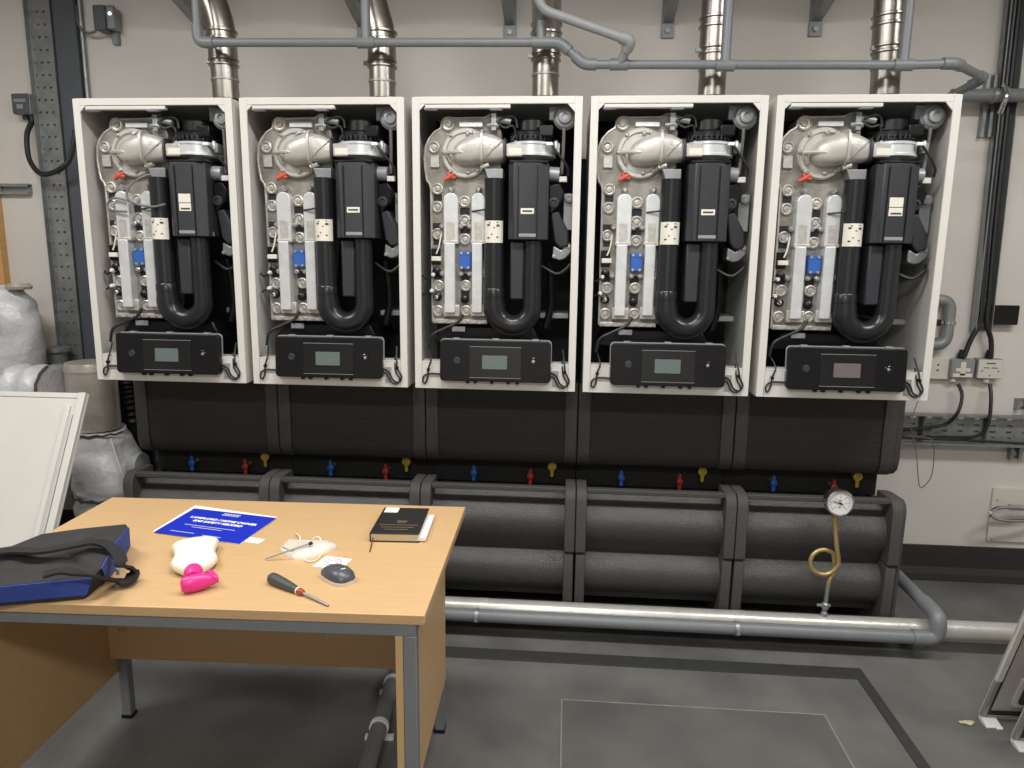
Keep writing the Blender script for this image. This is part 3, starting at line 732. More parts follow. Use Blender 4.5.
obj('pipe_elbow', tube(B(), fillet([pts[2]+Vector((-.045, 0, 0)), pts[2], pts[2]+(pts[3]-pts[2]).normalized()*.045], .03), .0205, 16), 'grey_pvc', wp)
obj('pipe_elbow', tube(B(), fillet([pts[3]+(pts[2]-pts[3]).normalized()*.045, pts[3], pts[3]+Vector((.045, 0, 0))], .03), .0205, 16), 'grey_pvc', wp)
obj('pipe_elbow', tube(B(), fillet([e0-Vector((.045, 0, 0)), e0, e0+(e1-e0).normalized()*.05], .03), .0205, 16), 'grey_pvc', wp)
obj('pipe_elbow', tube(B(), fillet([e1+(e0-e1).normalized()*.05, e1, e1+(e2-e1).normalized()*.05], .03), .0205, 16), 'grey_pvc', wp)
for px, py, tp in ((366, 42, 2.62), (541, 42, 2.34), (725, 65, 2.70), (903, 65, 2.70)):
    p = P_(px, py); obj('drop_pipe', tube(B(), [p, Vector((p.x, PY, tp))], rp+.002, 14), 'grey_pvc', wp)
p0, p1, p2 = P_(619, 64.5), at(631, 41, y=.50), at(543, 10, y=.50)
sp = [p0, p1, p2, at(533, -12, y=.50)]
obj('sloping_branch', tube(B(), fillet(sp, .03), .0165, 14), 'isolator_grey', wp)
obj('pipe_elbow', tube(B(), fillet([p1+(p0-p1).normalized()*.035, p1, p1+(p2-p1).normalized()*.04], .02), .021, 16), 'isolator_grey', wp)
# drop rises stay beside the flues: keep pipes clear
# ================================================================ cantilever brackets on the wall
def bracket(x, label):
    b = thing('wall_bracket', label, 'bracket', (x, WY, 2.47), 'steel cantilever brackets high on the wall')
    obj('back_plate', bx(x-.028, x+.028, WY-.012, WY, 2.47, 2.80), 'bracket_steel', b, bevel=.002)
    obj('arm', prism(B(), [(WY-.012, 2.53), (WY-.012, 2.755), (WY-.62, 2.755), (WY-.62, 2.68), (WY-.10, 2.545)], x-.022, x+.022, 'x'), 'bracket_steel', b, bevel=.002)
    obj('bolt', lathe(B(), (x, WY-.012, 2.50), (0, -1, 0), [(.012, 0), (.012, .009), (0, .009)], 6), 'galvanised', b)
for px, lb in ((205, 'high steel wall bracket at the left, by the first flue'), (364, 'high steel wall bracket beside the second flue from left'), (510, 'high steel wall bracket left of the middle flue'), (667, 'high steel wall bracket left of the fourth flue'), (814, 'high steel wall bracket between the two right-hand flues')):
    bracket(at(px, 36, y=WY).x, lb)
# unseen duct over the brackets, added to darken the upper wall
hd = thing('added_shade_duct', 'unseen stainless duct added above the brackets to shade the upper wall', 'duct', (1.3, .86, 2.72))
obj('duct', tube(B(), [(-1.2, .80, 2.856), (3.2, .80, 2.856)], .10, 32), 'stainless', hd)
for x in (-.5, .5, 1.5, 2.5):
    obj('joint_ring', lathe(B(), (x, .80, 2.86), (1, 0, 0), [(.10, 0), (.108, .004), (.108, .016), (.10, .02)], 32), 'stainless', hd)

# ================================================================ right: vertical cable tray and fittings
def tray_v(xt, zt, xb, zb, wdt, y, dep, nm, label, rows, m='galvanised'):
    tr = thing(nm, label, 'cable tray', ((xt+xb)/2+wdt/2, y, zb))
    h = zt-zb
    mt = Matrix.Identity(4); 
    def X(z): return xb+(xt-xb)*(z-zb)/h
    bm = B()
    sh = lambda p: None
    n = int(h/.055)
    # perforated base: strips around slots
    holes = []
    for k in range(n):
        zc = zb+(k+.5)*h/n
        for j in range(rows): holes.append((j, zc))
    cw = wdt/rows
    for k in range(n):
        za, zc, zd = zb+k*h/n, zb+(k+.5)*h/n, zb+(k+1)*h/n
        x = X(zc)
        box(bm, x, x+wdt, y-.003, y, za, zc-.005); box(bm, x, x+wdt, y-.003, y, zc+.005, zd)
        for j in range(rows+1):
            a = x+j*cw-(cw/2-.006 if j else 0); b = x+j*cw+(cw/2-.006 if j < rows else 0)
            box(bm, a, b, y-.003, y, zc-.005, zc+.005)
    obj('perforated_base', bm, m, tr)
    for s in (0, 1):
        bm = B(); vs = []
        for z in (zb, zt):
            x = X(z)+s*(wdt-.003)
            vs.append([bm.verts.new(v) for v in ((x, y-dep, z), (x+.003, y-dep, z), (x+.003, y, z), (x, y, z))])
        for i in range(4): bm.faces.new((vs[0][i], vs[0][(i+1) % 4], vs[1][(i+1) % 4], vs[1][i]))
        bm.faces.new(vs[0]); bm.faces.new(vs[1])
        obj('side_flange', bm, m, tr)
    return tr
tray_v(3.328, 2.98, 3.358, 1.20, .07, WY-.012, .05, 'cable_tray', 'narrow vertical perforated cable tray on the wall right of the boilers', 2)
# cables in it
p0 = Vector((3.335, 1.20, 2.95)); pe = lambda px, py, y=1.20: at(px, py, y=y)
for nm, dx, end, lb in (('power_cable', .0, (964, 357), 'black cable from the vertical tray down to the left grey isolator'), ('power_cable', .032, (991, 357), 'black cable from the vertical tray down to the right white isolator')):
    e = pe(*end); pts = [p0+Vector((dx, 0, 0)), Vector((3.355+dx, 1.20, 1.8)), Vector((3.370+dx*.9, 1.195, 1.36)), Vector((3.372+dx, 1.195, 1.24)), e+Vector(((.02 if not dx else -.01), 0, .08)), e]
    tag(obj(nm, cable(pts, .011), 'cable_black'), lb, 'cable', 'black cables from the vertical tray')
# strut on the wall behind the trays
def strut(x0, x1, z0, z1, label, y=WY):
    s = thing('strut_channel', label, 'strut', ((x0+x1)/2, y, z0))
    vert = (z1-z0) > (x1-x0)
    bm = bx(x0, x1, y-.004, y, z0, z1)
    if vert: box(bm, x0, x0+.005, y-.03, y-.004, z0, z1); box(bm, x1-.005, x1, y-.03, y-.004, z0, z1); box(bm, x0+.005, x0+.014, y-.03, y-.026, z0, z1); box(bm, x1-.014, x1-.005, y-.03, y-.026, z0, z1)
    else: box(bm, x0, x1, y-.03, y-.004, z0, z0+.005); box(bm, x0, x1, y-.03, y-.004, z1-.005, z1); box(bm, x0, x1, y-.03, y-.026, z0+.005, z0+.014); box(bm, x0, x1, y-.03, y-.026, z1-.014, z1-.005)
    obj('channel', bm, 'galvanised', s)
    c = ((x0+x1)/2, y-.004, (z0+z1)/2)
    obj('bolt', lathe(B(), c, (0, -1, 0), [(.013, 0), (.013, .012), (0, .012)], 6), 'screw_steel', s)
    return s
a, b = at(984, 75, y=WY), at(1000, 138, y=WY)
strut(a.x, a.x+.045, b.z, a.z, 'short vertical steel strut channel left of the narrow tray, near the ceiling')
a = at(967, 98, y=1.20)
wb = thing('wall_pipe', 'dark grey pipe running along the wall behind the narrow cable tray', 'pipe', (4.0, 1.17, a.z))
obj('run', tube(B(), [(3.12, 1.155, a.z+.0), (5.15, 1.155, a.z)], .028, 16), 'grey_pvc', wb)
for x in (3.28, 4.4): obj('clip', lathe(B(), (x, 1.155, a.z), (1, 0, 0), [(.029, 0), (.032, .001), (.032, .018), (.029, .019)], 20), 'galvanised', wb); obj('clip_stand', bx(x+.004, x+.014, 1.183, WY, a.z-.008, a.z+.008), 'galvanised', wb)
hk = cable([at(1004, 85, y=1.13), at(1007, 92, y=1.10), at(1004, 103, y=1.10), at(1000, 113, y=1.13)], .010)
tag(obj('pipe_hook', hk, 'chrome'), 'bright steel hook clamp holding the wall pipe to the narrow tray', 'clamp')
# black square box
a, b = at(989.5, 305, y=1.21), at(1017, 325, y=1.21)
jb = thing('junction_box', 'small black square box on the wall right of the vertical tray', 'box', ((a.x+b.x)/2, 1.23, b.z))
obj('lid', prism(B(), rrect(a.x, b.x, b.z, a.z, .006), 1.205, 1.215), 'black_plastic', jb, bevel=.002)
obj('body', prism(B(), rrect(a.x+.004, b.x-.004, b.z+.004, a.z-.004, .006), 1.215, WY), 'dark_plastic', jb)
# isolators and socket
def wbox(nm, label, cat, px0, py0, px1, py1, dep, m, mf):
    a, b = at(px0, py0, y=WY-dep), at(px1, py1, y=WY-dep)
    r = thing(nm, label, cat, ((a.x+b.x)/2, WY-dep/2, b.z))
    obj('body', prism(B(), rrect(a.x, b.x, b.z, a.z, .006), WY-dep+.006, WY), m, r, bevel=.002)
    f = obj('front_plate', prism(B(), rrect(a.x+.003, b.x-.003, b.z+.003, a.z-.003, .006), WY-dep, WY-dep+.006), mf, r, bevel=.002)
    return r, f, a, b
r, f, a, b = wbox('isolator_switch', 'grey isolator box with white cross-shaped label under the left cable', 'isolator', 952, 359, 974, 379, .05, 'isolator_grey', 'isolator_grey')
cx, cz_ = (a.x+b.x)/2, (a.z+b.z)/2; yb = WY-.05
bm = bx(cx-.011, cx+.011, yb-.002, yb, cz_-.03, cz_+.032); box(bm, cx-.032, cx+.032, yb-.0025, yb-.0005, cz_-.012, cz_+.004); obj('cross_label', bm, 'label_paper', r)
bm = bx(a.x+.012, b.x-.012, yb-.002, yb, b.z+.008, b.z+.024); obj('strip_label', bm, 'label_paper', r)
obj('cable_gland', lathe(B(), (cx, WY-.025, a.z), (0, 0, 1), [(.017, 0), (.017, .02), (.012, .03), (.012, .04)], 14), 'cable_black', r)
obj('cable_gland', lathe(B(), (a.x+.025, WY-.025, b.z), (0, 0, -1), [(.013, 0), (.013, .016), (.008, .02)], 14), 'white_plastic', r)
r2, f2, a2, b2 = wbox('isolator_switch', 'white-fronted isolator box with printed plate, right of the grey one', 'isolator', 979, 359, 1002, 379.5, .05, 'isolator_grey', 'socket_plastic')
cx2 = (a2.x+b2.x)/2
bm = bx(cx2-.02, cx2+.02, yb-.001, yb+.001, a2.z-.022, a2.z-.017); box(bm, cx2-.03, cx2-.006, yb-.001, yb+.001, a2.z-.042, a2.z-.038); box(bm, cx2+.004, cx2+.03, yb-.001, yb+.001, a2.z-.042, a2.z-.038)
for dx, dz in ((-.035, -.055), (.035, -.055), (0, -.075)): box(bm, cx2+dx-.003, cx2+dx+.003, yb-.001, yb+.001, a2.z+dz-.003, a2.z+dz+.003)
obj('plate_print', bm, 'ink', r2)
obj('cable_gland', lathe(B(), (cx2, WY-.025, a2.z), (0, 0, 1), [(.017, 0), (.017, .02), (.012, .03), (.012, .04)], 14), 'cable_black', r2)
obj('cable_gland', lathe(B(), (cx2, WY-.025, b2.z), (0, 0, -1), [(.013, 0), (.013, .016), (.008, .02)], 14), 'white_plastic', r2)
r3, f3, a3, b3 = wbox('wall_socket', 'white wall socket plate half hidden beside the last boiler', 'socket', 921, 357, 950, 380, .03, 'socket_plastic', 'socket_plastic')
bm = B()
for dz in (-.035, -.06): box(bm, a3.x+.075, a3.x+.085, WY-.0305, WY-.029, a3.z+dz-.004, a3.z+dz+.004)
obj('socket_slots', bm, 'ink', r3)
# U pipe with clip
u = thing('drain_pipe', 'dark grey U-shaped pipe on the wall beside the right boiler', 'pipe', (3.27, 1.19, 1.12))
up = [at(925, 300, y=1.19), at(951, 300, y=1.19), at(950, 345, y=1.19), at(922, 345, y=1.19)]
up[2].x = up[1].x
obj('bend', tube(B(), fillet(up, .05, 8), .0255, 18), 'bracket_steel', u)
p = (up[1]+up[2])/2; obj('clip', lathe(B(), p, (0, 0, 1), [(.026, -.008), (.030, -.007), (.030, .007), (.026, .008)], 20), 'chrome', u)
obj('clip_stand', bx(p.x-.008, p.x+.008, 1.22, WY, p.z-.008, p.z+.008), 'galvanised', u)
r4, f4, a4, b4 = wbox('fused_spur', 'small white box on the wall inside the bend of the drain pipe', 'box', 930, 306, 945.5, 339, .03, 'socket_plastic', 'socket_plastic')
obj('switch', bx((a4.x+b4.x)/2-.01, (a4.x+b4.x)/2+.012, WY-.033, WY-.029, (a4.z+b4.z)/2-.014, (a4.z+b4.z)/2+.014), 'ink', r4)
# horizontal tray
ht = thing('cable_tray', 'horizontal perforated cable tray on the wall right of the black foam', 'cable tray', (3.9, WY-.03, .68))
zt_, zb_ = .815, .675; y0 = WY-.03
bm = B(); n = 34; xs, xe = 2.75, 5.19; dx = (xe-xs)/n
for k in range(n):
    xa, xc, xd = xs+k*dx, xs+(k+.5)*dx, xs+(k+1)*dx
    box(bm, xa, xc-.012, y0-.003, y0, zb_, zt_); box(bm, xc+.012, xd, y0-.003, y0, zb_, zt_)
    for za, zz in ((zb_, zb_+.025), (zb_+.035, zb_+.052), (zb_+.062, zb_+.08), (zb_+.092, zb_+.11), (zb_+.122, zt_)): box(bm, xc-.012, xc+.012, y0-.003, y0, za, zz)
obj('perforated_base', bm, 'galvanised', ht)
for z in (zb_, zt_-.003): obj('side_flange', bx(xs, xe, y0-.05, y0-.003, z, z+.003), 'galvanised', ht)
for z in (zb_-.002, zt_-.006): obj('flange_lip', bx(xs, xe, y0-.053, y0-.05, z, z+.010), 'galvanised', ht)
for x in (3.05, 4.3): obj('stand_off', bx(x, x+.04, y0, WY, zb_+.02, zt_-.02), 'galvanised', ht)
a = at(1014, 402, y=WY)
s1 = strut(a.x, a.x+.05, .838, .89, 'steel strut end on the wall just above the horizontal tray')
s2 = strut(a.x, a.x+.05, .60, .655, 'steel strut end on the wall just below the horizontal tray')
# cables lying in the tray
tag(obj('power_cable', cable([at(958, 384, y=1.20), at(962, 395, y=1.18), at(958, 412, y=1.155), at(946, 424, y=1.18), at(925, 428, y=1.195), at(895, 430, y=1.195)], .008), 'cable_black'), 'black cable dropping from the grey isolator into the horizontal tray', 'cable')
tag(obj('power_cable', cable([at(990, 384, y=1.20), at(991, 400, y=1.17), at(988, 424, y=1.155), at(977, 436, y=1.165), at(950, 437.5, y=1.17), at(898, 437, y=1.17)], .008), 'cable_black'), 'black cable dropping from the white isolator into the horizontal tray', 'cable')
tag(obj('power_cable', cable([at(893, 437.5, y=1.165), at(960, 440, y=1.165), at(1030, 444, y=1.165), at(1070, 446, y=1.165)], .006), 'cable_black'), 'black cable lying along the bottom of the horizontal tray', 'cable')
tag(obj('thin_wire', cable([at(919, 398, y=1.14), at(911, 425, y=1.12), at(916, 450, y=1.13), at(919, 484, y=1.15), at(924, 486, y=1.15), at(932, 474, y=1.14), at(934, 446, y=1.12), at(928, 438, y=1.13), at(905, 436, y=1.14)], .0022), 'cable_grey'), 'thin grey wire looping below the horizontal tray', 'wire')
# white plate with steel hose loop
a = at(994, 488, y=WY-.015); wpz = (.19, a.z)
obj_p = thing('access_plate', 'white access plate screwed low on the wall at the right edge', 'plate', (a.x+.2, WY, wpz[0]))
obj('plate', prism(B(), rrect(a.x, a.x+.42, wpz[0], wpz[1], .004), WY-.015, WY), 'socket_plastic', obj_p, bevel=.001)
p = at(997, 500, y=WY-.015)
for dz in (0, -.2): obj('screw', lathe(B(), (p.x, WY-.015, p.z+dz), (0, -1, 0), [(.005, -.002), (.004, .002), (0, .002)], 10), 'screw_steel', obj_p)
hose = [at(1040, 509, y=1.19), at(1015, 507.5, y=1.17), at(998, 508, y=1.14), at(990.5, 512.5, y=1.12), at(995, 518, y=1.12), at(1012, 520.5, y=1.14), at(1040, 519, y=1.18), at(1055, 514, y=1.225)]
hs = thing('braided_hose', 'braided steel hose looped in front of the white access plate', 'hose', hose[3]-Vector((0, 0, .03)))
obj('hose', cable(hose, .009), 'chrome', hs)
p = at(1016, 507.5, y=1.17); obj('coupling', tube(B(), [p-Vector((.03, 0, 0)), p+Vector((.03, .0, 0))], .016, 6), 'screw_steel', hs)

# ================================================================ left: tray, trunking, isolator
tray_v(-1.047, 2.98, -1.047, .9, .130, WY-.012, .03, 'cable_tray', 'wide vertical perforated cable tray on the wall at the left', 4)
tag(obj('vertical_trunking', join(bx(-.913, -.802, WY-.03, WY, .9, 2.98), bx(-.911, -.804, WY-.034, WY-.03, .9, 2.98)), 'trunking_grey', bevel=.003), 'dark grey vertical trunking between the left tray and first boiler', 'trunking')
tag(obj('conduit', tube(B(), [(-.785, WY-.016, .9), (-.785, WY-.016, 2.98)], .010, 12), 'galvanised'), 'thin pale conduit running up beside the dark left trunking', 'conduit')
r, f, a, b = wbox('isolator_switch', 'grey isolator box at upper left with black looped cable', 'isolator', 10, 93, 30, 114, .07, 'bracket_steel', 'trunking_grey')
cx = (a.x+b.x)/2; bm = bx(cx-.03, cx+.03, WY-.072, WY-.07, a.z-.04, a.z-.026); obj('label_strip', bm, 'isolator_grey', r)
obj('rocker', bx(cx-.016, cx+.016, WY-.076, WY-.07, b.z+.022, b.z+.045), 'isolator_grey', r, bevel=.003)
obj('cable_gland', lathe(B(), (b.x-.02, WY-.035, b.z), (0, 0, -1), [(.016, 0), (.016, .03), (.01, .036)], 12), 'black_plastic', r)
obj('cable_gland', lathe(B(), (a.x+.04, WY-.035, b.z), (0, 0, -1), [(.013, 0), (.013, .02)], 12), 'black_plastic', r)
tag(obj('power_cable', cable([Vector((b.x-.02, WY-.035, b.z-.03)), at(27, 135, y=1.18), at(29, 158, y=1.15), at(38, 172, y=1.13), at(48, 174, y=1.13), at(62, 168, y=1.12), at(70, 158, y=1.13), at(74, 142, y=1.14), at(75.5, 130, y=1.15)], .012), 'cable_black'), 'thick black cable looping from the upper left isolator to the trunking', 'cable')
a, b = at(-30, 184, y=WY), at(33, 195, y=WY)
strut(a.x, b.x, b.z, a.z, 'short horizontal slotted steel strut at the left edge of the wall')
# sensor box at the top
a, b = at(92.5, 5, y=1.17), at(106, 30, y=1.17)
sb = thing('detector_unit', 'dark grey detector box with small light high on the left wall', 'detector', ((a.x+b.x)/2, 1.21, b.z))
obj('body', prism(B(), rrect(a.x, b.x, b.z, a.z, .008), 1.165, 1.235), 'trunking_grey', sb, bevel=.003)
c2 = at(115, 32, y=1.235); obj('back_plate', bx(a.x+.01, c2.x, 1.235, WY, c2.z, a.z+.02), 'isolator_grey', sb)
p = at(109, 15, y=1.20); obj('side_case', bx(b.x, b.x+.035, 1.18, 1.235, b.z+.01, a.z-.005), 'isolator_grey', sb, bevel=.003)
em = bpy.data.materials.new('led'); em.use_nodes = True; em.node_tree.nodes['Principled BSDF'].inputs['Emission Color'].default_value = (.8, 1, .9, 1); em.node_tree.nodes['Principled BSDF'].inputs['Emission Strength'].default_value = 3
obj('indicator_light', lathe(B(), (b.x+.018, 1.18, (a.z+b.z)/2+.02), (0, -1, 0), [(.008, -.002), (.006, .004), (0, .005)], 12), em, sb)
obj('tab', bx(b.x-.01, b.x+.018, 1.225, WY, c2.z-.055, c2.z), 'bracket_steel', sb)
tag(obj('signal_cable', cable([at(76, 5, y=1.235), at(77, 18, y=1.23), at(82, 30, y=1.22), at(90, 33, y=1.20), at(96, 31, y=1.195)], .006), 'cable_grey'), 'grey cable looping to the detector box high on the left', 'cable')

# ================================================================ left: lagged pipework
JY = .82
def J(px, py, y=JY): return at(px, py, y=y)
def sack(name, label, cat, rings, m, n=28, wr=.012, seed=1, group=None, par=None):
    """soft fabric jacket: list of (centre, radius_x, radius_y) from bottom to top"""
    rnd = random.Random(seed); ph = [rnd.uniform(0, 6) for _ in range(6)]
    bm = B(); rg = []
    K = 5; full = []
    for (c0, a0, b0), (c1, a1, b1) in zip(rings, rings[1:]):
        for s in range(K):
            t_ = s/K; e = t_*t_*(3-2*t_)
            full.append((c0.lerp(c1, t_), a0+(a1-a0)*e, b0+(b1-b0)*e))
    full.append(rings[-1])
    for i, (c, ra, rb) in enumerate(full):
        row = []
        for j in range(n):
            a = 2*PI*j/n
            k = 1+wr/.2*(math.sin(3*a+ph[0]+i*.5)*.4+math.sin(7*a+ph[1]-i*.9)*.3+math.sin(5*a+ph[2]+i*1.3)*.3)
            row.append(bm.verts.new((c.x+ra*k*math.cos(a), c.y+rb*k*math.sin(a), c.z+wr*.5*math.sin(2*a+ph[3]+i))))
        rg.append(row)
    for a, b in zip(rg, rg[1:]):
        for j in range(n): bm.faces.new((a[j], a[(j+1) % n], b[(j+1) % n], b[j]))
    bm.faces.new(rg[0][::-1]); bm.faces.new(rg[-1])
    o = obj(name, bm, m, par, ang=70)
    if par is None: tag(o, label, cat, group)
    return o
V = Vector
# big jacket at left edge, standing on the lagged pipe stack
jk = thing('valve_jacket', 'large silver-grey fabric jacket at the left edge, behind the white panel', 'jacket', (-1.0, JY, 0))
sack('jacket', '', '', [(V((-1.20, .965, .0)), .22, .13), (V((-1.20, .965, .55)), .23, .13), (V((-1.185, .965, .96)), .23, .13), (V((-1.165, .965, 1.18)), .228, .13), (V((-1.165, .965, 1.25)), .205, .125), (V((-1.165, .965, 1.335)), .145, .11), (V((-1.165, .965, 1.35)), .10, .09)], 'jacket_fabric', wr=.010, seed=3, par=jk)
p = at(20, 296, y=.95); obj('jacket_tie', lathe(B(), (p.x, .95, 1.335), (0, 0, 1), [(.05, 0), (.055, .012), (.045, .026), (0, .026)], 20), 'foil', jk)
obj('seam', cable([V((-1.09, .86, 1.32)), V((-1.05, .85, 1.25)), V((-1.04, .84, 1.15))], .003), 'jacket_fabric', jk)
# small flanged cap
cp = at(57, 352, y=1.145)
fc = thing('pipe_flange', 'grey flanged pipe cap between the big jacket and the tray', 'flange', (cp.x, 1.145, .9))
obj('disc', lathe(B(), (cp.x, 1.145, cp.z), (0, 0, 1), [(.056, 0), (.060, .004), (.060, .022), (.056, .026), (0, .026)], 28), 'galvanised', fc)
obj('neck', lathe(B(), (cp.x, 1.145, .78), (0, 0, 1), [(.045, 0), (.045, cp.z-.779)], 24), 'grey_pvc', fc)
# vertical foil pipe
fp = thing('foil_pipe', 'shiny foil-wrapped vertical pipe beside the leftmost boiler', 'pipe', (-.60, JY, .72))
X = -.605
obj('lagging', lathe(B(), (X, JY, .722), (0, 0, 1), [(.101, 0), (.104, .02), (.103, .27), (.104, .288), (.100, .303), (0, .303)], 36), 'foil', fp)
obj('tape_band', lathe(B(), (X, JY, .985), (0, 0, 1), [(.1035, 0), (.1055, .002), (.1055, .012), (.1035, .014)], 36), 'foil', fp)
# horizontal jacket linking to the pipe
hj = thing('pipe_jacket', 'silver-grey fabric elbow jacket laced onto the foil pipe', 'jacket', (-.78, JY, .8))
bm = B(); n = 24; rg = []
for i in range(9):
    x = -.885+i*.0215; k = .112+.009*math.sin(i*1.7)+(.004 if i in (0, 8) else 0)
    rg.append([bm.verts.new((x+.004*math.sin(3*j), JY-.09+k*math.cos(2*PI*j/n)*1.0, .905+k*math.sin(2*PI*j/n)*(1+.04*math.sin(5*j)))) for j in range(n)])
for a, b in zip(rg, rg[1:]):
    for j in range(n): bm.faces.new((a[j], a[(j+1) % n], b[(j+1) % n], b[j]))
bm.faces.new(rg[0]); bm.faces.new(rg[-1][::-1])
obj('jacket', bm, 'jacket_fabric', hj, ang=70)
obj('lacing', tube(B(), [(-.717+.004*(k % 2), JY-.09+.118*math.cos(PI+(k-6)*.22), .905+.118*math.sin((k-6)*.22)) for k in range(13)], .006, 6), 'jacket_lace', hj)
# jacket on the pipe below
lj = thing('pipe_jacket', 'bulging silver-grey jacket around the foil pipe foot, beside the foam covers', 'jacket', (-.56, JY, .0))
sack('jacket', '', '', [(V((-.55, JY, .42)), .155, .15), (V((-.55, JY, .46)), .16, .155), (V((-.56, JY, .56)), .155, .15), (V((-.59, JY, .66)), .135, .135), (V((-.60, JY, .715)), .118, .118)], 'jacket_fabric', wr=.010, seed=8, par=lj)
sack('lower_jacket', '', '', [(V((-.56, JY, .0)), .15, .14), (V((-.56, JY, .2)), .16, .15), (V((-.555, JY, .38)), .155, .15), (V((-.55, JY, .42)), .15, .145)], 'jacket_fabric', wr=.012, seed=9, par=lj)
obj('lacing', tube(B(), [(-.55+(.163+.004*(k % 2))*math.cos(PI+.1+k*.15), JY+.158*math.sin(PI+.1+k*.15), .425+.006*math.sin(k*2.1)) for k in range(20)], .006, 6), 'jacket_lace', lj)
obj('lacing', tube(B(), [(-.585+(.122+.003*(k % 2))*math.cos(PI+.1+k*.15), JY+.122*math.sin(PI+.1+k*.15), .712+.004*math.sin(k*2.1)) for k in range(20)], .005, 6), 'jacket_lace', lj)
obj('drawstring', cable([V((-.47, JY-.10, .70)), V((-.44, JY-.115, .62)), V((-.415, JY-.11, .52)), V((-.405, JY-.10, .45))], .003), 'label_paper', lj)
# black bellows hose at the header end
bw = B(); pth = spline([V((-.62, 1.07, 1.02)), V((-.61, 1.07, .9)), V((-.595, 1.07, .75)), V((-.57, 1.07, .5)), V((-.56, 1.07, .0))], 12)
tube(bw, pth, [.076+.006*(k % 2) for k in range(len(pth))], 16)
tag(obj('corrugated_hose', bw, 'black_plastic'), 'black corrugated hose between the jacket and leftmost foam cover', 'hose')
tag(obj('end_disc', lathe(B(), (-.375, .72, .58), (1, 0, 0), [(.06, 0), (.062, .004), (.06, .04), (.0, .045)], 24), 'isolator_grey'), 'grey round end cap beside the leftmost foam cover', 'cap')

# ================================================================ white boiler door leaning at left
yt, ytb = .45, -.05
th = math.atan2(ytb-yt, 0.96)
def panel_mtx(o, ux, uz): return frame_of(o, ux, uz)
uz = V((0, yt-ytb+.0, .955)).normalized(); ux = V((1, 0, 0))
m_ = frame_of((-.955, -.045, .005), ux, uz)          # local: x right, y up the panel, z toward viewer/front? (x cross y)
dl = thing('boiler_door', 'large white boiler front panel leaning at the left behind the bag', 'panel', (-.668, -.04, 0))
H = 1.07
bm = bx(0, .6, 0, H, 0, .012, mtx=m_); obj('face', bm, 'white_enamel', dl, bevel=.003)
bm = bx(.572, .6, 0, H, .012, .030, mtx=m_); box(bm, 0, .028, 0, H, .012, .030, mtx=m_); box(bm, .028, .572, H-.02, H, .012, .016, mtx=m_)
obj('edge_return', bm, 'white_enamel', dl, bevel=.003)
bm = bx(.545, .565, .02, H-.09, .012, .026, mtx=m_); obj('seal_strip', bm, 'sheet_pale', dl, bevel=.003)
bm = bx(.520, .543, .02, H-.05, .012, .022, mtx=m_); obj('inner_rib', bm, 'white_enamel', dl, bevel=.003)

# ================================================================ gauge, floor pipes
GX = 2.548; GY = .52
g = thing('pressure_gauge', 'round white-faced pressure gauge on a coiled brass siphon', 'gauge', (GX, GY, .145))
gc = at(840, 503, y=.46)
case = obj('gauge_case', lathe(B(), (gc.x, .495, gc.z), (0, -1, 0), [(.044, -.012), (.048, -.004), (.048, .03), (.051, .032), (.051, .040), (.046, .042), (.044, .036), (0, .036)], 40), 'chrome', g)
obj('dial', lathe(B(), (gc.x, .4595, gc.z), (0, -1, 0), [(.0438, 0), (.0438, .001), (0, .001)], 40), 'dial_white', case)
bm = B()
for k in range(25):
    a = math.radians(225-270*k/24); r0 = .033 if k % 4 else .029
    box(bm, r0, .039, .4578, .4586, -.0006, .0006, mtx=Matrix.Translation((gc.x, 0, gc.z)) @ Matrix.Rotation(-a, 4, 'Y'))
for k in range(7):
    a = math.radians(225-270*k/6); join(bm, text_bm(str(k), .008, Matrix.Translation((gc.x+.0235*math.cos(a), .458, gc.z+.0235*math.sin(a))) @ Matrix.Rotation(PI/2, 4, 'X')))
join(bm, text_bm('bar', .008, Matrix.Translation((gc.x, .458, gc.z-.016)) @ Matrix.Rotation(PI/2, 4, 'X')))
obj('dial_print', bm, 'ink', case)
obj('dial_mark', bx(gc.x-.008, gc.x+.006, .4575, .4586, gc.z+.008, gc.z+.013), 'valve_yellow', case)
bm = prism(B(), [(-.012, -.0016), (.030, -.0006), (.030, .0006), (-.012, .0016)], .4545, .4565, mtx=Matrix.Translation((gc.x, 0, gc.z)) @ Matrix.Rotation(-math.radians(160), 4, 'Y'))
lathe(bm, (gc.x, .459, gc.z), (0, -1, 0), [(.004, 0), (.004, .006), (0, .006)], 12); obj('needle', bm, 'cable_black', case)
lc = at(823, 562, y=GY); ra = .048
pth = [V((gc.x+.012, GY, gc.z-.05)), V((gc.x+.010, GY, gc.z-.09)), at(836.5, 545, y=GY-.012), at(838.5, 562, y=GY-.012)]
for k in range(1, 12):
    a = -k*2*PI/12; pth.append(V((lc.x+ra*math.cos(a), GY-.012+.024*k/12, lc.z+ra*math.sin(a))))
pth += [at(834, 572, y=GY+.012), at(830, 578, y=GY+.004), at(828, 585, y=GY)]
obj('siphon', tube(B(), spline(pth, 4), .0085, 12), 'brass', g)
a = V((gc.x+.012, GY, gc.z-.045)); obj('union_nut', lathe(B(), a-V((.002, 0, .05)), (.006, 0, 1), [(.011, 0), (.014, .003), (.014, .018), (.010, .02), (.010, .03), (.013, .032), (.013, .048), (.008, .05)], 6), 'brass', g)
q_ = at(828, 585, y=GY); bp = V((q_.x-.005, GY, .129))
obj('needle_valve', lathe(B(), bp, (q_-bp).normalized(), [(.013, 0), (.013, .015), (.009, .018), (.009, .03), (.014, .034), (.014, .052), (.008, .058), (.008, (q_-bp).length+.01)], 12), 'galvanised', g)
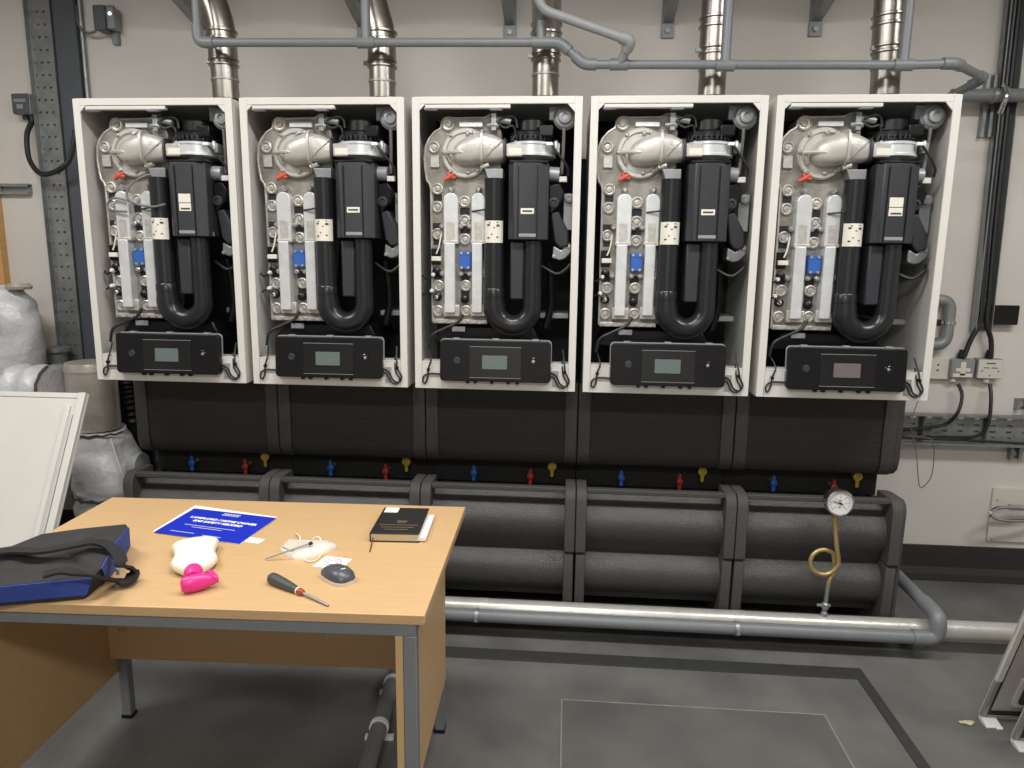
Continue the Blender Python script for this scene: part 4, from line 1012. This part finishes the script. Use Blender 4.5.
obj('valve_spindle', tube(B(), [bp+V((-.03, 0, .045)), bp+V((.02, 0, .045))], .006, 8), 'galvanised', g)

SY, SZ, SR = .520, .094, .0375
sp_ = thing('lagged_pipe', 'silver lagged pipe along the floor in front of the foam covers', 'pipe', (1.6, SY, SZ-SR))
obj('lagging', tube(B(), [(-.3, SY, SZ), (1.2, SY, SZ), (2.6, SY, SZ), (3.9, SY+.01, SZ)], SR, 24), 'silver_lagging', sp_)
for x in (.3, 1.186, 2.209, 2.9): obj('tape_band', lathe(B(), (x, SY, SZ), (1, 0, 0), [(SR, 0), (SR+.001, .001), (SR+.001, .04), (SR, .041)], 24), 'silver_lagging', sp_)
for x in (.1, .5, .95, 3.6): obj('support_foot', bx(x-.015, x+.015, SY+.0, SY+.02, 0, SZ-SR+.004), 'galvanised', sp_)
gp = thing('plastic_pipe', 'grey plastic pipe below the silver one, turning back at the right', 'pipe', (1.5, .462, .025))
GZ, GYY, GR = .096, .450, .0255
xe = 2.952
obj('run', tube(B(), [(-.3, GYY, GZ), (xe-.05, GYY, GZ)], GR, 20), 'grey_pvc', gp)
obj('elbow', tube(B(), fillet([V((xe-.09, GYY, GZ)), V((xe, GYY, GZ)), V((xe, GYY+.0, GZ+.085)), V((xe, GYY+.12, GZ+.088))], .036, 6), GR+.004, 20), 'grey_pvc', gp)
obj('return_run', tube(B(), [(xe, GYY+.06, GZ+.086), (xe, 1.02, .19)], GR, 20), 'grey_pvc', gp)
obj('lower_return', tube(B(), [(xe-.035, GYY+.06, .03), (xe-.035, 1.02, .03)], .018, 16), 'grey_pvc', gp)
for px in (477, 737):
    x = at(px, 620, y=.45).x
    cl = obj('pipe_clip', lathe(B(), (x, GYY, GZ), (1, 0, 0), [(GR, -.009), (GR+.003, -.008), (GR+.003, .008), (GR, .009)], 20), 'galvanised', gp)
    obj('clip_screw', bx(x-.007, x+.007, GYY-GR-.014, GYY-GR+.004, GZ-.008, GZ+.012), 'screw_steel', cl)
    obj('clip_strap', bx(x-.006, x+.006, GYY+GR-.002, SY-SR-.001, GZ-.006, GZ+.004), 'galvanised', cl)

# ================================================================ desk
DYAW = .031
c_, s_ = math.cos(DYAW), math.sin(DYAW)
DO = V((1.212, -.046, 0)); DL, DD = 1.145, .705
def dk(x, y, z=0): return V((DO.x+x*c_-y*s_, DO.y+x*s_+y*c_, z))       # x<0 left, y<0 towards the camera
DM = Matrix.Translation(DO) @ Matrix.Rotation(DYAW, 4, 'Z')
desk = thing('office_desk', 'beech-topped office desk with grey steel legs', 'desk', dk(-DL/2, -DD/2))
obj('desktop', prism(B(), [(-DL, -DD+.004), (-.012, -DD+.010), (0, 0), (-DL, 0)], .706, .73, 'z', mtx=DM), 'desk_beech', desk, bevel=.002)
for x0, y0 in ((-DL+.022, -DD+.012), (-DL+.022, -.085), (-.062, -DD+.014), (-.088, -.095)):
    lg = obj('leg', bx(x0, x0+.03, y0, y0+.03, 0.008, .676, mtx=DM), 'desk_steel', desk, bevel=.002)
    obj('foot_cap', bx(x0-.002, x0+.032, y0-.002, y0+.032, 0, .012, mtx=DM), 'black_plastic', lg)
obj('side_rail', bx(-DL+.022, -DL+.052, -DD+.042, -.065, .676, .706, mtx=DM), 'desk_steel', desk)
obj('side_rail', prism(B(), [(-.062, -DD+.044), (-.032, -DD+.044), (-.058, -.065), (-.088, -.065)], .676, .706, 'z', mtx=DM), 'desk_steel', desk)
obj('front_rail', bx(-DL+.022, -.032, -DD+.014, -DD+.044, .676, .706, mtx=DM), 'desk_steel', desk, bevel=.002)
obj('back_rail', bx(-DL+.002, -.064, -.095, -.065, .676, .706, mtx=DM), 'desk_steel', desk)
obj('end_panel', prism(B(), [(-.080, -DD+.016), (-.063, -DD+.016), (-.057, -.062), (-.074, -.062)], .17, .676, 'z', mtx=DM), 'desk_beech', desk, bevel=.001)
obj('end_panel', bx(-DL+.004, -DL+.021, -DD+.014, -.058, .165, .676, mtx=DM), 'desk_beech', desk, bevel=.001)
mpn = obj('modesty_panel', bx(-DL+.022, -.08, -.12, -.102, .235, .676, mtx=DM), 'desk_beech', desk, bevel=.001)
for px, py in ((222.5, 635), (328, 639), (122, 630)):
    p = at(px, py, y=-.20); p = DM.inverted() @ p
    for dx in (-.007, .007): obj('cam_screw', lathe(B(), DM @ V((p.x+dx, -.12, p.z)), (0, -1, 0), [(.005, -.002), (.005, .0015), (.002, .002), (0, .001)], 10), 'screw_steel', mpn)
ZD = .73
def D(px, py, dz=0): return at(px, py, z=ZD+dz)

# booklet
k = .14648; pk = lambda x, y: D(150+x*k, 490+y*k)
tl, tr, br, bl = pk(300, 122), pk(865, 192), pk(610, 370), pk(24, 290)
ux = ((tr-tl)+(br-bl)).normalized(); wB = ((tr-tl).length+(br-bl).length)/2; hB = ((tl-bl).length+(tr-br).length)/2
uy = V((-ux.y, ux.x, 0)); cen = (tl+tr+br+bl)/4
bm0 = frame_of(cen+V((0, 0, 0)), ux, uy)
bk = thing('safety_record_pad', 'blue printed record booklet lying on the desk', 'booklet', cen)
crn = [D(150+x*k, 490+y*k, .003) for x, y in ((303, 126), (862, 192), (612, 368), (26, 288))]
pgs = [D(150+x*k, 490+y*k, .001) for x, y in ((308, 108), (868, 188), (614, 372), (20, 286))]
obj('pages', prism(B(), [(p.x, p.y) for p in pgs][::-1], ZD, ZD+.003, 'z'), 'paper_white', bk)
cv = obj('cover', prism(B(), [(p.x, p.y) for p in crn][::-1], ZD+.003, ZD+.0036, 'z'), 'print_blue', bk)
def btext(s, size, x, y, al='CENTER', bold=.0): return text_bm(s, size, bm0 @ Matrix.Translation((x, y, .0037)), al, .0001, bold)
bm = btext('LANDLORD / HOME OWNER', .0172, .005, .026, bold=.0009); join(bm, btext('GAS SAFETY RECORD', .0172, .002, .004, bold=.0009))
obj('title', bm, 'paper_white', cv)
bm = B()
for x, y, w0 in ((0, -.028, .17), (0, -.040, .10), (-.05, -.080, .08), (.05, -.084, .06)): box(bm, x-w0/2, x+w0/2, y-.0012, y+.0012, .0036, .0038, mtx=bm0)
for kx in range(6): box(bm, -.03+kx*.010, -.023+kx*.010, .074, .080, .0036, .0038, mtx=bm0); box(bm, -.03+kx*.010, -.023+kx*.010, .064, .070, .0036, .0038, mtx=bm0)
obj('small_print', bm, 'label_paper', cv)
p = pk(700, 345); 
tg = bx(-.022, .03, -.016, .016, .0005, .0011, mtx=frame_of(V((p.x, p.y, ZD)), ux, uy)); tag(obj('paper_slip', tg, 'paper_white'), 'small white paper slip at the right corner of the blue booklet', 'paper')

# spray bottle lying on its side
def loft_pts(bm, rings):
    rg = [[bm.verts.new(v) for v in r] for r in rings]
    n = len(rg[0])
    for a, b in zip(rg, rg[1:]):
        for j in range(n): bm.faces.new((a[j], a[(j+1) % n], b[(j+1) % n], b[j]))
    bm.faces.new(rg[0][::-1]); bm.faces.new(rg[-1]); return bm
b0, b1 = D(150+312*k, 490+345*k, .024), D(150+298*k, 490+592*k, .012)
b0.z = b1.z = ZD; axis = (b1-b0); LB = axis.length; axis.normalize(); side = V((-axis.y, axis.x, 0))
sb_ = thing('spray_bottle', 'white spray bottle with bright pink trigger lying on the desk', 'bottle', (b0+b1)/2)
rings = []
for tt, hw, hh in ((0, .044, .012), (.02, .055, .017), (.10, .058, .019), (.25, .051, .019), (.40, .047, .019), (.55, .052, .019), (.66, .055, .019), (.76, .047, .018), (.86, .032, .017), (.93, .020, .016), (1.0, .016, .016)):
    c = b0+axis*LB*tt; c.z = ZD+.019
    rings.append([c+side*hw*math.copysign(abs(math.cos(2*PI*j/24))**.8, math.cos(2*PI*j/24))+V((0, 0, hh*math.copysign(abs(math.sin(2*PI*j/24))**.8, math.sin(2*PI*j/24)))) for j in range(24)])
obj('bottle', loft_pts(B(), rings), 'bottle_white', sb_, ang=60)
c = b1+V((0, 0, .0215)); 
col = obj('trigger_collar', lathe(B(), c-axis*.012, axis, [(.020, 0), (.0215, .003), (.0215, .026), (.017, .032), (.015, .04)], 20), 'pink_plastic', sb_)
e1, e2 = D(150+212*k, 490+672*k, .016), D(150+464*k, 490+606*k, .02); e1.z = e2.z = ZD+.022
dv = (e2-e1).normalized(); 
hr = []
for tt, r1, r2 in ((0, .008, .012), (.06, .014, .018), (.3, .017, .021), (.6, .016, .020), (.78, .012, .015), (.9, .010, .012), (1, .009, .010)):
    cc = e1.lerp(e2, tt); sd = V((-dv.y, dv.x, 0)); hr.append([cc+sd*r1*math.cos(2*PI*j/16)+V((0, 0, r2*math.sin(2*PI*j/16))) for j in range(16)])
obj('trigger_head', loft_pts(B(), hr), 'pink_plastic', sb_, ang=60)
t0, t1, t2 = D(150+420*k, 490+610*k, .026), D(150+428*k, 490+580*k, .026), D(150+408*k, 490+562*k, .026)
for p in (t0, t1, t2): p.z = ZD+.026
obj('trigger_lever', tube(B(), spline([t0, t1, t2], 4), .0075, 10), 'pink_plastic', sb_)

# folded dust mask with a slim screwdriver on it
k2 = .1171875; pm = lambda x, y, dz=0: D(240+x*k2, 530+y*k2, dz)
mk = thing('dust_mask', 'folded white dust mask lying on the desk', 'mask', pm(580, 150))
top = [pm(*q, .012) for q in ((345, 150), (410, 85), (600, 88), (790, 100), (822, 128), (700, 180), (600, 213), (510, 225), (430, 213))]
cm = sum(top, V())/len(top)
bm = B(); up_ = [bm.verts.new(p) for p in top]; lo_ = [bm.verts.new((p.x+(p.x-cm.x)*.02, p.y+(p.y-cm.y)*.02, ZD)) for p in top]
mid = [bm.verts.new(cm.lerp(p, .6)+V((0, 0, .007))) for p in top]; cv_ = bm.verts.new(cm+V((0, 0, .008))); n = len(top)
for i in range(n):
    j = (i+1) % n; bm.faces.new((lo_[i], lo_[j], up_[j], up_[i])); bm.faces.new((up_[i], up_[j], mid[j], mid[i])); bm.faces.new((mid[i], mid[j], cv_))
bm.faces.new(lo_[::-1])
obj('body', bm, 'mask_fabric', mk, ang=80)
obj('fold_panel', prism(B(), [(p.x, p.y) for p in (pm(360, 150, .014), pm(415, 95, .014), pm(770, 106, .014), pm(620, 160, .014), pm(440, 190, .014))][::-1], ZD+.0125, ZD+.020, 'z'), 'mask_grey', mk, bevel=.002)
obj('strap', cable([pm(515, 90, .01), pm(512, 60, .014), pm(495, 42, .008), pm(480, 30, .004)], .0022), 'mask_fabric', mk)
obj('strap', cable([pm(690, 95, .012), pm(680, 66, .018), pm(650, 62, .018), pm(620, 80, .012)], .0022), 'mask_fabric', mk)
obj('strap', cable([pm(530, 228, .003), pm(570, 265, .003), pm(640, 262, .003), pm(690, 220, .003), pm(720, 190, .004)], .0016), 'mask_fabric', mk)
ss = thing('slim_screwdriver', 'slim grey screwdriver lying across the dust mask', 'screwdriver', pm(400, 185))
a, b, c = pm(215, 248, .004), pm(400, 183, .023), pm(598, 116, .029)
obj('shaft', tube(B(), [a, a.lerp(b, .25), b], [.0014, .0021, .0023], 8), 'sheet_grey', ss)
obj('handle', tube(B(), [b, b.lerp(c, .5), b.lerp(c, .55), c], [.0022, .0022, .0024, .0024], 8), 'galvanised', ss)
obj('end_cap', lathe(B(), c, (c-b), [(.0034, -.004), (.0048, 0), (.0045, .006), (0, .007)], 10), 'black_plastic', ss)
# white card
pc = [pm(*q) for q in ((615, 314), (738, 224), (958, 252), (855, 338))]
cd_ = obj('printed_card', prism(B(), [(p.x, p.y) for p in pc][::-1], ZD+.0003, ZD+.0012, 'z'), 'paper_white')
tag(cd_, 'small white printed card under the computer mouse', 'card')
cc = sum(pc, V())/4+V((0, 0, .0012)); mm = frame_of(cc, (pc[2]-pc[1]), (pc[1]-pc[0]))
bm = B(); nn = 24
ring = [V((.022*math.cos(2*PI*i/nn), .022*math.sin(2*PI*i/nn), .0003)) for i in range(nn)]
tube(bm, [mm @ p for p in ring], .0011, 4, closed=True); tube(bm, [mm @ (p*.6) for p in ring], .0011, 4, closed=True)
obj('printed_rings', bm, 'isolator_grey', cd_)
# mouse
m0, m1 = pm(720, 372), pm(925, 478)
ms = thing('computer_mouse', 'dark grey computer mouse with pale base on the desk', 'mouse', (m0+m1)/2)
ax_ = (m1-m0).normalized(); sd = V((-ax_.y, ax_.x, 0)); LM_ = .095; cm = D(338, 579)
def mring(tt, hw, hh, zb):
    c = cm+ax_*LM_*(tt-.5); n = 20
    return [V((c.x, c.y, ZD+zb))+sd*hw*math.cos(PI*j/(n-1))+V((0, 0, hh*math.sin(PI*j/(n-1))**.7)) for j in range(n)]
prof = ((0, .012, .008), (.04, .020, .014), (.15, .026, .020), (.35, .029, .026), (.6, .030, .029), (.8, .028, .025), (.93, .022, .017), (1, .013, .008))
obj('shell', loft_pts(B(), [mring(a, b, c, .007) for a, b, c in prof]), 'mouse_grey', ms, ang=60)
obj('base', loft_pts(B(), [mring(a, b+.0015, .0, 0)[:0] or [V(v) for v in ([cm+ax_*LM_*(a-.5)*1.02+sd*(b+.0015)*math.cos(t_)*1+V((0, 0, ZD-cm.z+(.0085 if math.sin(t_) > 0 else 0))) for t_ in [PI*.001, PI*.999, PI*1.001, PI*1.999]])] for a, b, c in prof]), 'mouse_base', ms, ang=40)
bmw = lathe(B(), cm-ax_*LM_*.30+V((0, 0, .021)), sd, [(.006, -.003), (.007, 0), (.006, .003)], 14); obj('scroll_wheel', bmw, 'black_plastic', ms)
p = cm+ax_*LM_*.24+V((0, 0, .0335)); obj('logo_mark', bx(-.006, .006, -.0015, .0015, 0, .0006, mtx=frame_of(p, ax_*.3+sd, -ax_)), 'paper_white', ms)
# screwdriver
h0_, h1_, h2_ = pm(262, 405, .013), pm(500, 520, .008), pm(755, 645, .003)
sc = thing('screwdriver', 'grey-handled screwdriver lying at the front of the desk', 'screwdriver', (h0_+h1_)/2-V((0, 0, .01)))
hv = (h1_-h0_); hl = hv.length
obj('handle', lathe(B(), h0_, hv, [(.0, -.004), (.009, -.002), (.0135, .004), (.0145, .015), (.0135, hl*.45), (.0115, hl*.7), (.009, hl*.9), (.0085, hl*.97), (.007, hl)], 18), 'handle_grey', sc)
obj('ferrule', lathe(B(), h0_, hv, [(.009, hl*.965), (.0092, hl*.975), (.0092, hl*.99), (.008, hl)], 16), 'label_paper', sc)
obj('amber_collar', lathe(B(), h0_, hv, [(.0082, hl), (.0082, hl+.012), (.006, hl+.016)], 16), 'amber', sc)
obj('shaft', tube(B(), [h1_, h1_.lerp(h2_, .92), h2_], [.0032, .0032, .0024], 10), 'galvanised', sc)
# diary
k3 = .09766; pd = lambda x, y, dz=0: D(350+x*k3, 490+y*k3, dz)
TH = .026
tl, tr, br, bl = pd(335, 178, TH), pd(805, 186, TH), pd(715, 452, TH), pd(238, 440, TH)
ux = ((tr-tl)+(br-bl)).normalized(); uy = ((tl-bl)+(tr-br)).normalized(); wD = ((tr-tl).length+(br-bl).length)/2; hD = ((tl-bl).length+(tr-br).length)/2
cen = (tl+tr+br+bl)/4; cen.z = ZD; fm = frame_of(cen, ux, uy); uy2 = V((-ux.y, ux.x, 0))
dy = thing('black_diary', 'black hardback diary with ribbon and white sticker at the back of the desk', 'book', cen)
obj('back_cover', bx(-wD/2, wD/2, -hD/2, hD/2, 0, .003, mtx=fm), 'book_black', dy)
cvr = obj('front_cover', bx(-wD/2, wD/2, -hD/2, hD/2, TH-.003, TH, mtx=fm), 'book_black', dy, bevel=.001)
obj('spine', bx(-wD/2-.003, -wD/2, -hD/2, hD/2, 0, TH, mtx=fm), 'book_black', dy, bevel=.0015)
obj('page_block', bx(-wD/2, wD/2-.006, -hD/2+.004, hD/2-.004, .003, TH-.003, mtx=fm), 'page_cream', dy)
obj('cover_sticker', prism(B(), rrect(-wD/2+.004, -wD/2+.045, hD/2-.042, hD/2-.002, .003), TH, TH+.0004, 'z', mtx=fm), 'paper_white', cvr)
bm = B()
for x, y, w0, h_ in ((.004, -.012, .03, .006), (.004, -.022, .022, .003)): box(bm, x-w0/2, x+w0/2, y, y+h_, TH, TH+.0003, mtx=fm)
for r_, n_ in ((-.040, 13), (-.058, 11), (-.074, 8)):
    for kx in range(n_): box(bm, (kx-n_/2)*.0085, (kx-n_/2)*.0085+.006, r_, r_+.004, TH, TH+.0003, mtx=fm)
obj('cover_lettering', bm, 'gold_ink', cvr)
obj('loose_sheets', bx(wD/2-.02, wD/2+.018, -hD/2+.004, hD/2-.02, .004, .013, mtx=fm), 'paper_white', dy)
obj('ribbon', cable([fm @ V((-wD/2+.006, -hD/2+.003, .012)), pd(228, 520, .006), pd(215, 580, .003), pd(202, 632, .002)], .0017), 'ribbon_red', dy)

# ---- bag
bg = thing('shoulder_bag', 'black and blue fabric document bag with strap on the desk corner', 'bag', D(40, 575))
k4 = .14329; pb = lambda x, y, dz=0: D(x*k4, 510+y*k4, dz)
# top surface outline (z) and base outline
T = [pb(*q) for q in ((-260, 300, .075), (80, 252, .06), (290, 168, .075), (560, 130, .085), (880, 98, .085), (895, 120, .08), (790, 230, .075), (705, 405, .065), (640, 470, .05), (420, 490, .055), (150, 515, .058), (-260, 560, .05))]
bm = B()
tv = [bm.verts.new(p) for p in T]
base = [pb(*q) for q in ((-260, 330), (80, 300), (290, 260), (560, 240), (870, 225), (905, 255), (860, 350), (740, 500), (590, 625), (420, 640), (150, 665), (-260, 700))]
bv = [bm.verts.new((p.x, p.y, ZD+.001)) for p in base]
cen = sum(T, V())/len(T); cvv = bm.verts.new(cen+V((0, 0, .012))); n = len(T)
iv = [bm.verts.new(cen.lerp(p, .62)+V((0, 0, .008+.005*math.sin(i*2.2)))) for i, p in enumerate(T)]
for i in range(n):
    j = (i+1) % n; bm.faces.new((bv[i], bv[j], tv[j], tv[i])); bm.faces.new((tv[i], tv[j], iv[j], iv[i])); bm.faces.new((iv[i], iv[j], cvv))
bm.faces.new(bv[::-1])
body = obj('body', bm, 'bag_black', bg, bevel=.003, ang=60)
def band(i0, i1, f0, f1, out=.003):
    bm = B(); rows = []
    idx = list(range(i0, i1+1))
    for f in (f0, f1):
        rows.append([base[i].lerp(T[i], f) for i in idx])
    o_ = []
    for r_, i_ in ((0, 0), (1, 1)):
        o_.append([bm.verts.new(p+((p-V((cen.x, cen.y, p.z))).normalized()*out)) for p in rows[r_]])
        o_.append([bm.verts.new(p-((p-V((cen.x, cen.y, p.z))).normalized()*.002)) for p in rows[r_]])
    for j in range(len(idx)-1):
        bm.faces.new((o_[0][j], o_[0][j+1], o_[2][j+1], o_[2][j])); bm.faces.new((o_[1][j], o_[1][j+1], o_[3][j+1], o_[3][j]))
        bm.faces.new((o_[0][j], o_[0][j+1], o_[1][j+1], o_[1][j])); bm.faces.new((o_[2][j], o_[2][j+1], o_[3][j+1], o_[3][j]))
    bm.faces.new((o_[0][0], o_[2][0], o_[3][0], o_[1][0])); bm.faces.new((o_[0][-1], o_[2][-1], o_[3][-1], o_[1][-1]))
    return bm
obj('blue_side', band(5, 7, .05, .98), 'bag_blue', bg, ang=60)
obj('blue_front', band(8, 11, .22, .97), 'bag_blue', bg, ang=60)
def strap(pts, w_, th_):
    p = spline(pts, 6); bm = B(); rings = []
    for i, q in enumerate(p):
        t_ = (p[min(i+1, len(p)-1)]-p[max(i-1, 0)]).normalized(); nrm = V((0, 0, 1)); s = t_.cross(nrm).normalized(); u2 = s.cross(t_)
        rings.append([q+s*w_+u2*th_, q-s*w_+u2*th_, q-s*w_-u2*th_, q+s*w_-u2*th_])
    return loft_pts(bm, rings)
obj('strap', strap([pb(-60, 300, .09), pb(100, 285, .088), pb(300, 285, .098), pb(520, 245, .10), pb(650, 225, .098), pb(760, 250, .088), pb(830, 320, .07), pb(850, 380, .055), pb(900, 400, .04), pb(930, 440, .022), pb(890, 500, .014), pb(800, 495, .022), pb(700, 470, .055), pb(560, 440, .082), pb(430, 425, .09), pb(300, 455, .088)], .0145, .003), 'strap_black', bg, ang=60)
p = pb(822, 430, .05); obj('strap_buckle', bx(p.x-.004, p.x+.004, p.y-.002, p.y+.002, p.z-.008, p.z+.008), 'galvanised', bg, bevel=.001)

# ---- pipe under the desk
u0, u1 = at(366, 768, z=.05), at(394, 676, z=.05)
dvv = (u1-u0).normalized()
up_ = thing('spare_pipe', 'length of grey pipe with white clips on the floor under the desk', 'pipe', V((u0.x, u0.y, 0)))
u0.z = u1.z = .042
obj('tube', tube(B(), [u0-dvv*.25, u0, u1, u1+dvv*.12], .026, 18), 'desk_steel', up_)
for px, py in ((391, 682), (377, 726)):
    c = at(px, py, z=.045); c = u0+dvv*((c-u0).dot(dvv))
    obj('clip', lathe(B(), c, dvv, [(.0265, -.008), (.031, -.008), (.031, .008), (.0265, .008)], 20), 'white_plastic', up_)
    sd = V((-dvv.y, dvv.x, 0)); obj('clip_foot', bx(-.045, .045, -.008, .008, 0, .013, mtx=frame_of(V((c.x, c.y, 0)), sd, -dvv)), 'white_plastic', up_)

# ================================================================ boiler fronts leaning at the lower right
def front(px, py, label, first=False):
    o = at(px, py, z=.02); lean = .30
    uxx = V((1, .03, 0)).normalized(); uzz = V((0, -math.sin(lean), math.cos(lean)))
    m = frame_of(o, uxx, uzz)                           # local z = ux x uz : away from camera is -z
    f = thing('boiler_cover', label, 'cover', V((o.x+.3, o.y-.1, 0)), 'boiler covers leaning at the right')
    W_, H_ = .60, .72
    obj('back_sheet', bx(.0, W_, .0, H_, -.004, .0, mtx=m), 'panel_satin', f)
    bm = bx(0, .016, .0, H_, .0, .012, mtx=m); box(bm, W_-.018, W_, .0, H_, .0, .022, mtx=m); box(bm, .018, W_-.018, 0, .010, 0, .012, mtx=m); box(bm, .018, W_-.018, H_-.018, H_, 0, .022, mtx=m)
    fr = obj('rim', bm, 'door_trim', f, bevel=.002)
    bm = bx(-.001, .0165, .17, H_, .003, .0135, mtx=m); obj('rim_edge', bm, 'white_enamel', f)
    bm = bx(.0165, .023, .012, H_-.03, 0, .011, mtx=m); box(bm, .023, W_-.03, .012, .02, 0, .011, mtx=m); obj('seal', bm, 'cable_black', f)
    a_ = obj('grip_surround', prism(B(), rrect(.085, .46, .045, .185, .02), 0, .006, 'z', mtx=m), 'white_plastic', f)
    obj('grip_opening', prism(B(), rrect(.10, .445, .06, .17, .016), .006, .008, 'z', mtx=m), 'gloss_black', a_)
    c = bx(0.0, .05, -.016, .0, .0, .05, mtx=m); box(c, .03, .05, -.016, .002, .046, .056, mtx=m); obj('corner_foot', c, 'white_enamel', f, bevel=.002)
    return f
front(979, 714, 'grey boiler cover leaning behind another at the right edge')
front(1011, 737, 'nearest grey boiler cover, cut by the lower right corner')
p = at(966, 724, z=0)
bm = B()
for i, (dx, dy, r) in enumerate(((0, 0, .011), (.016, .003, .010), (-.014, .002, .008), (.008, -.005, .009))):
    bmesh.ops.create_icosphere(bm, subdivisions=2, radius=r, matrix=Matrix.Translation((p.x+dx, p.y+dy, r*.55)) @ Matrix.Diagonal((1.2, .8, .55, 1)))
tag(obj('foam_crumb', bm, 'crumb'), 'pale crumb of foam on the floor beside the boiler covers', 'crumb')
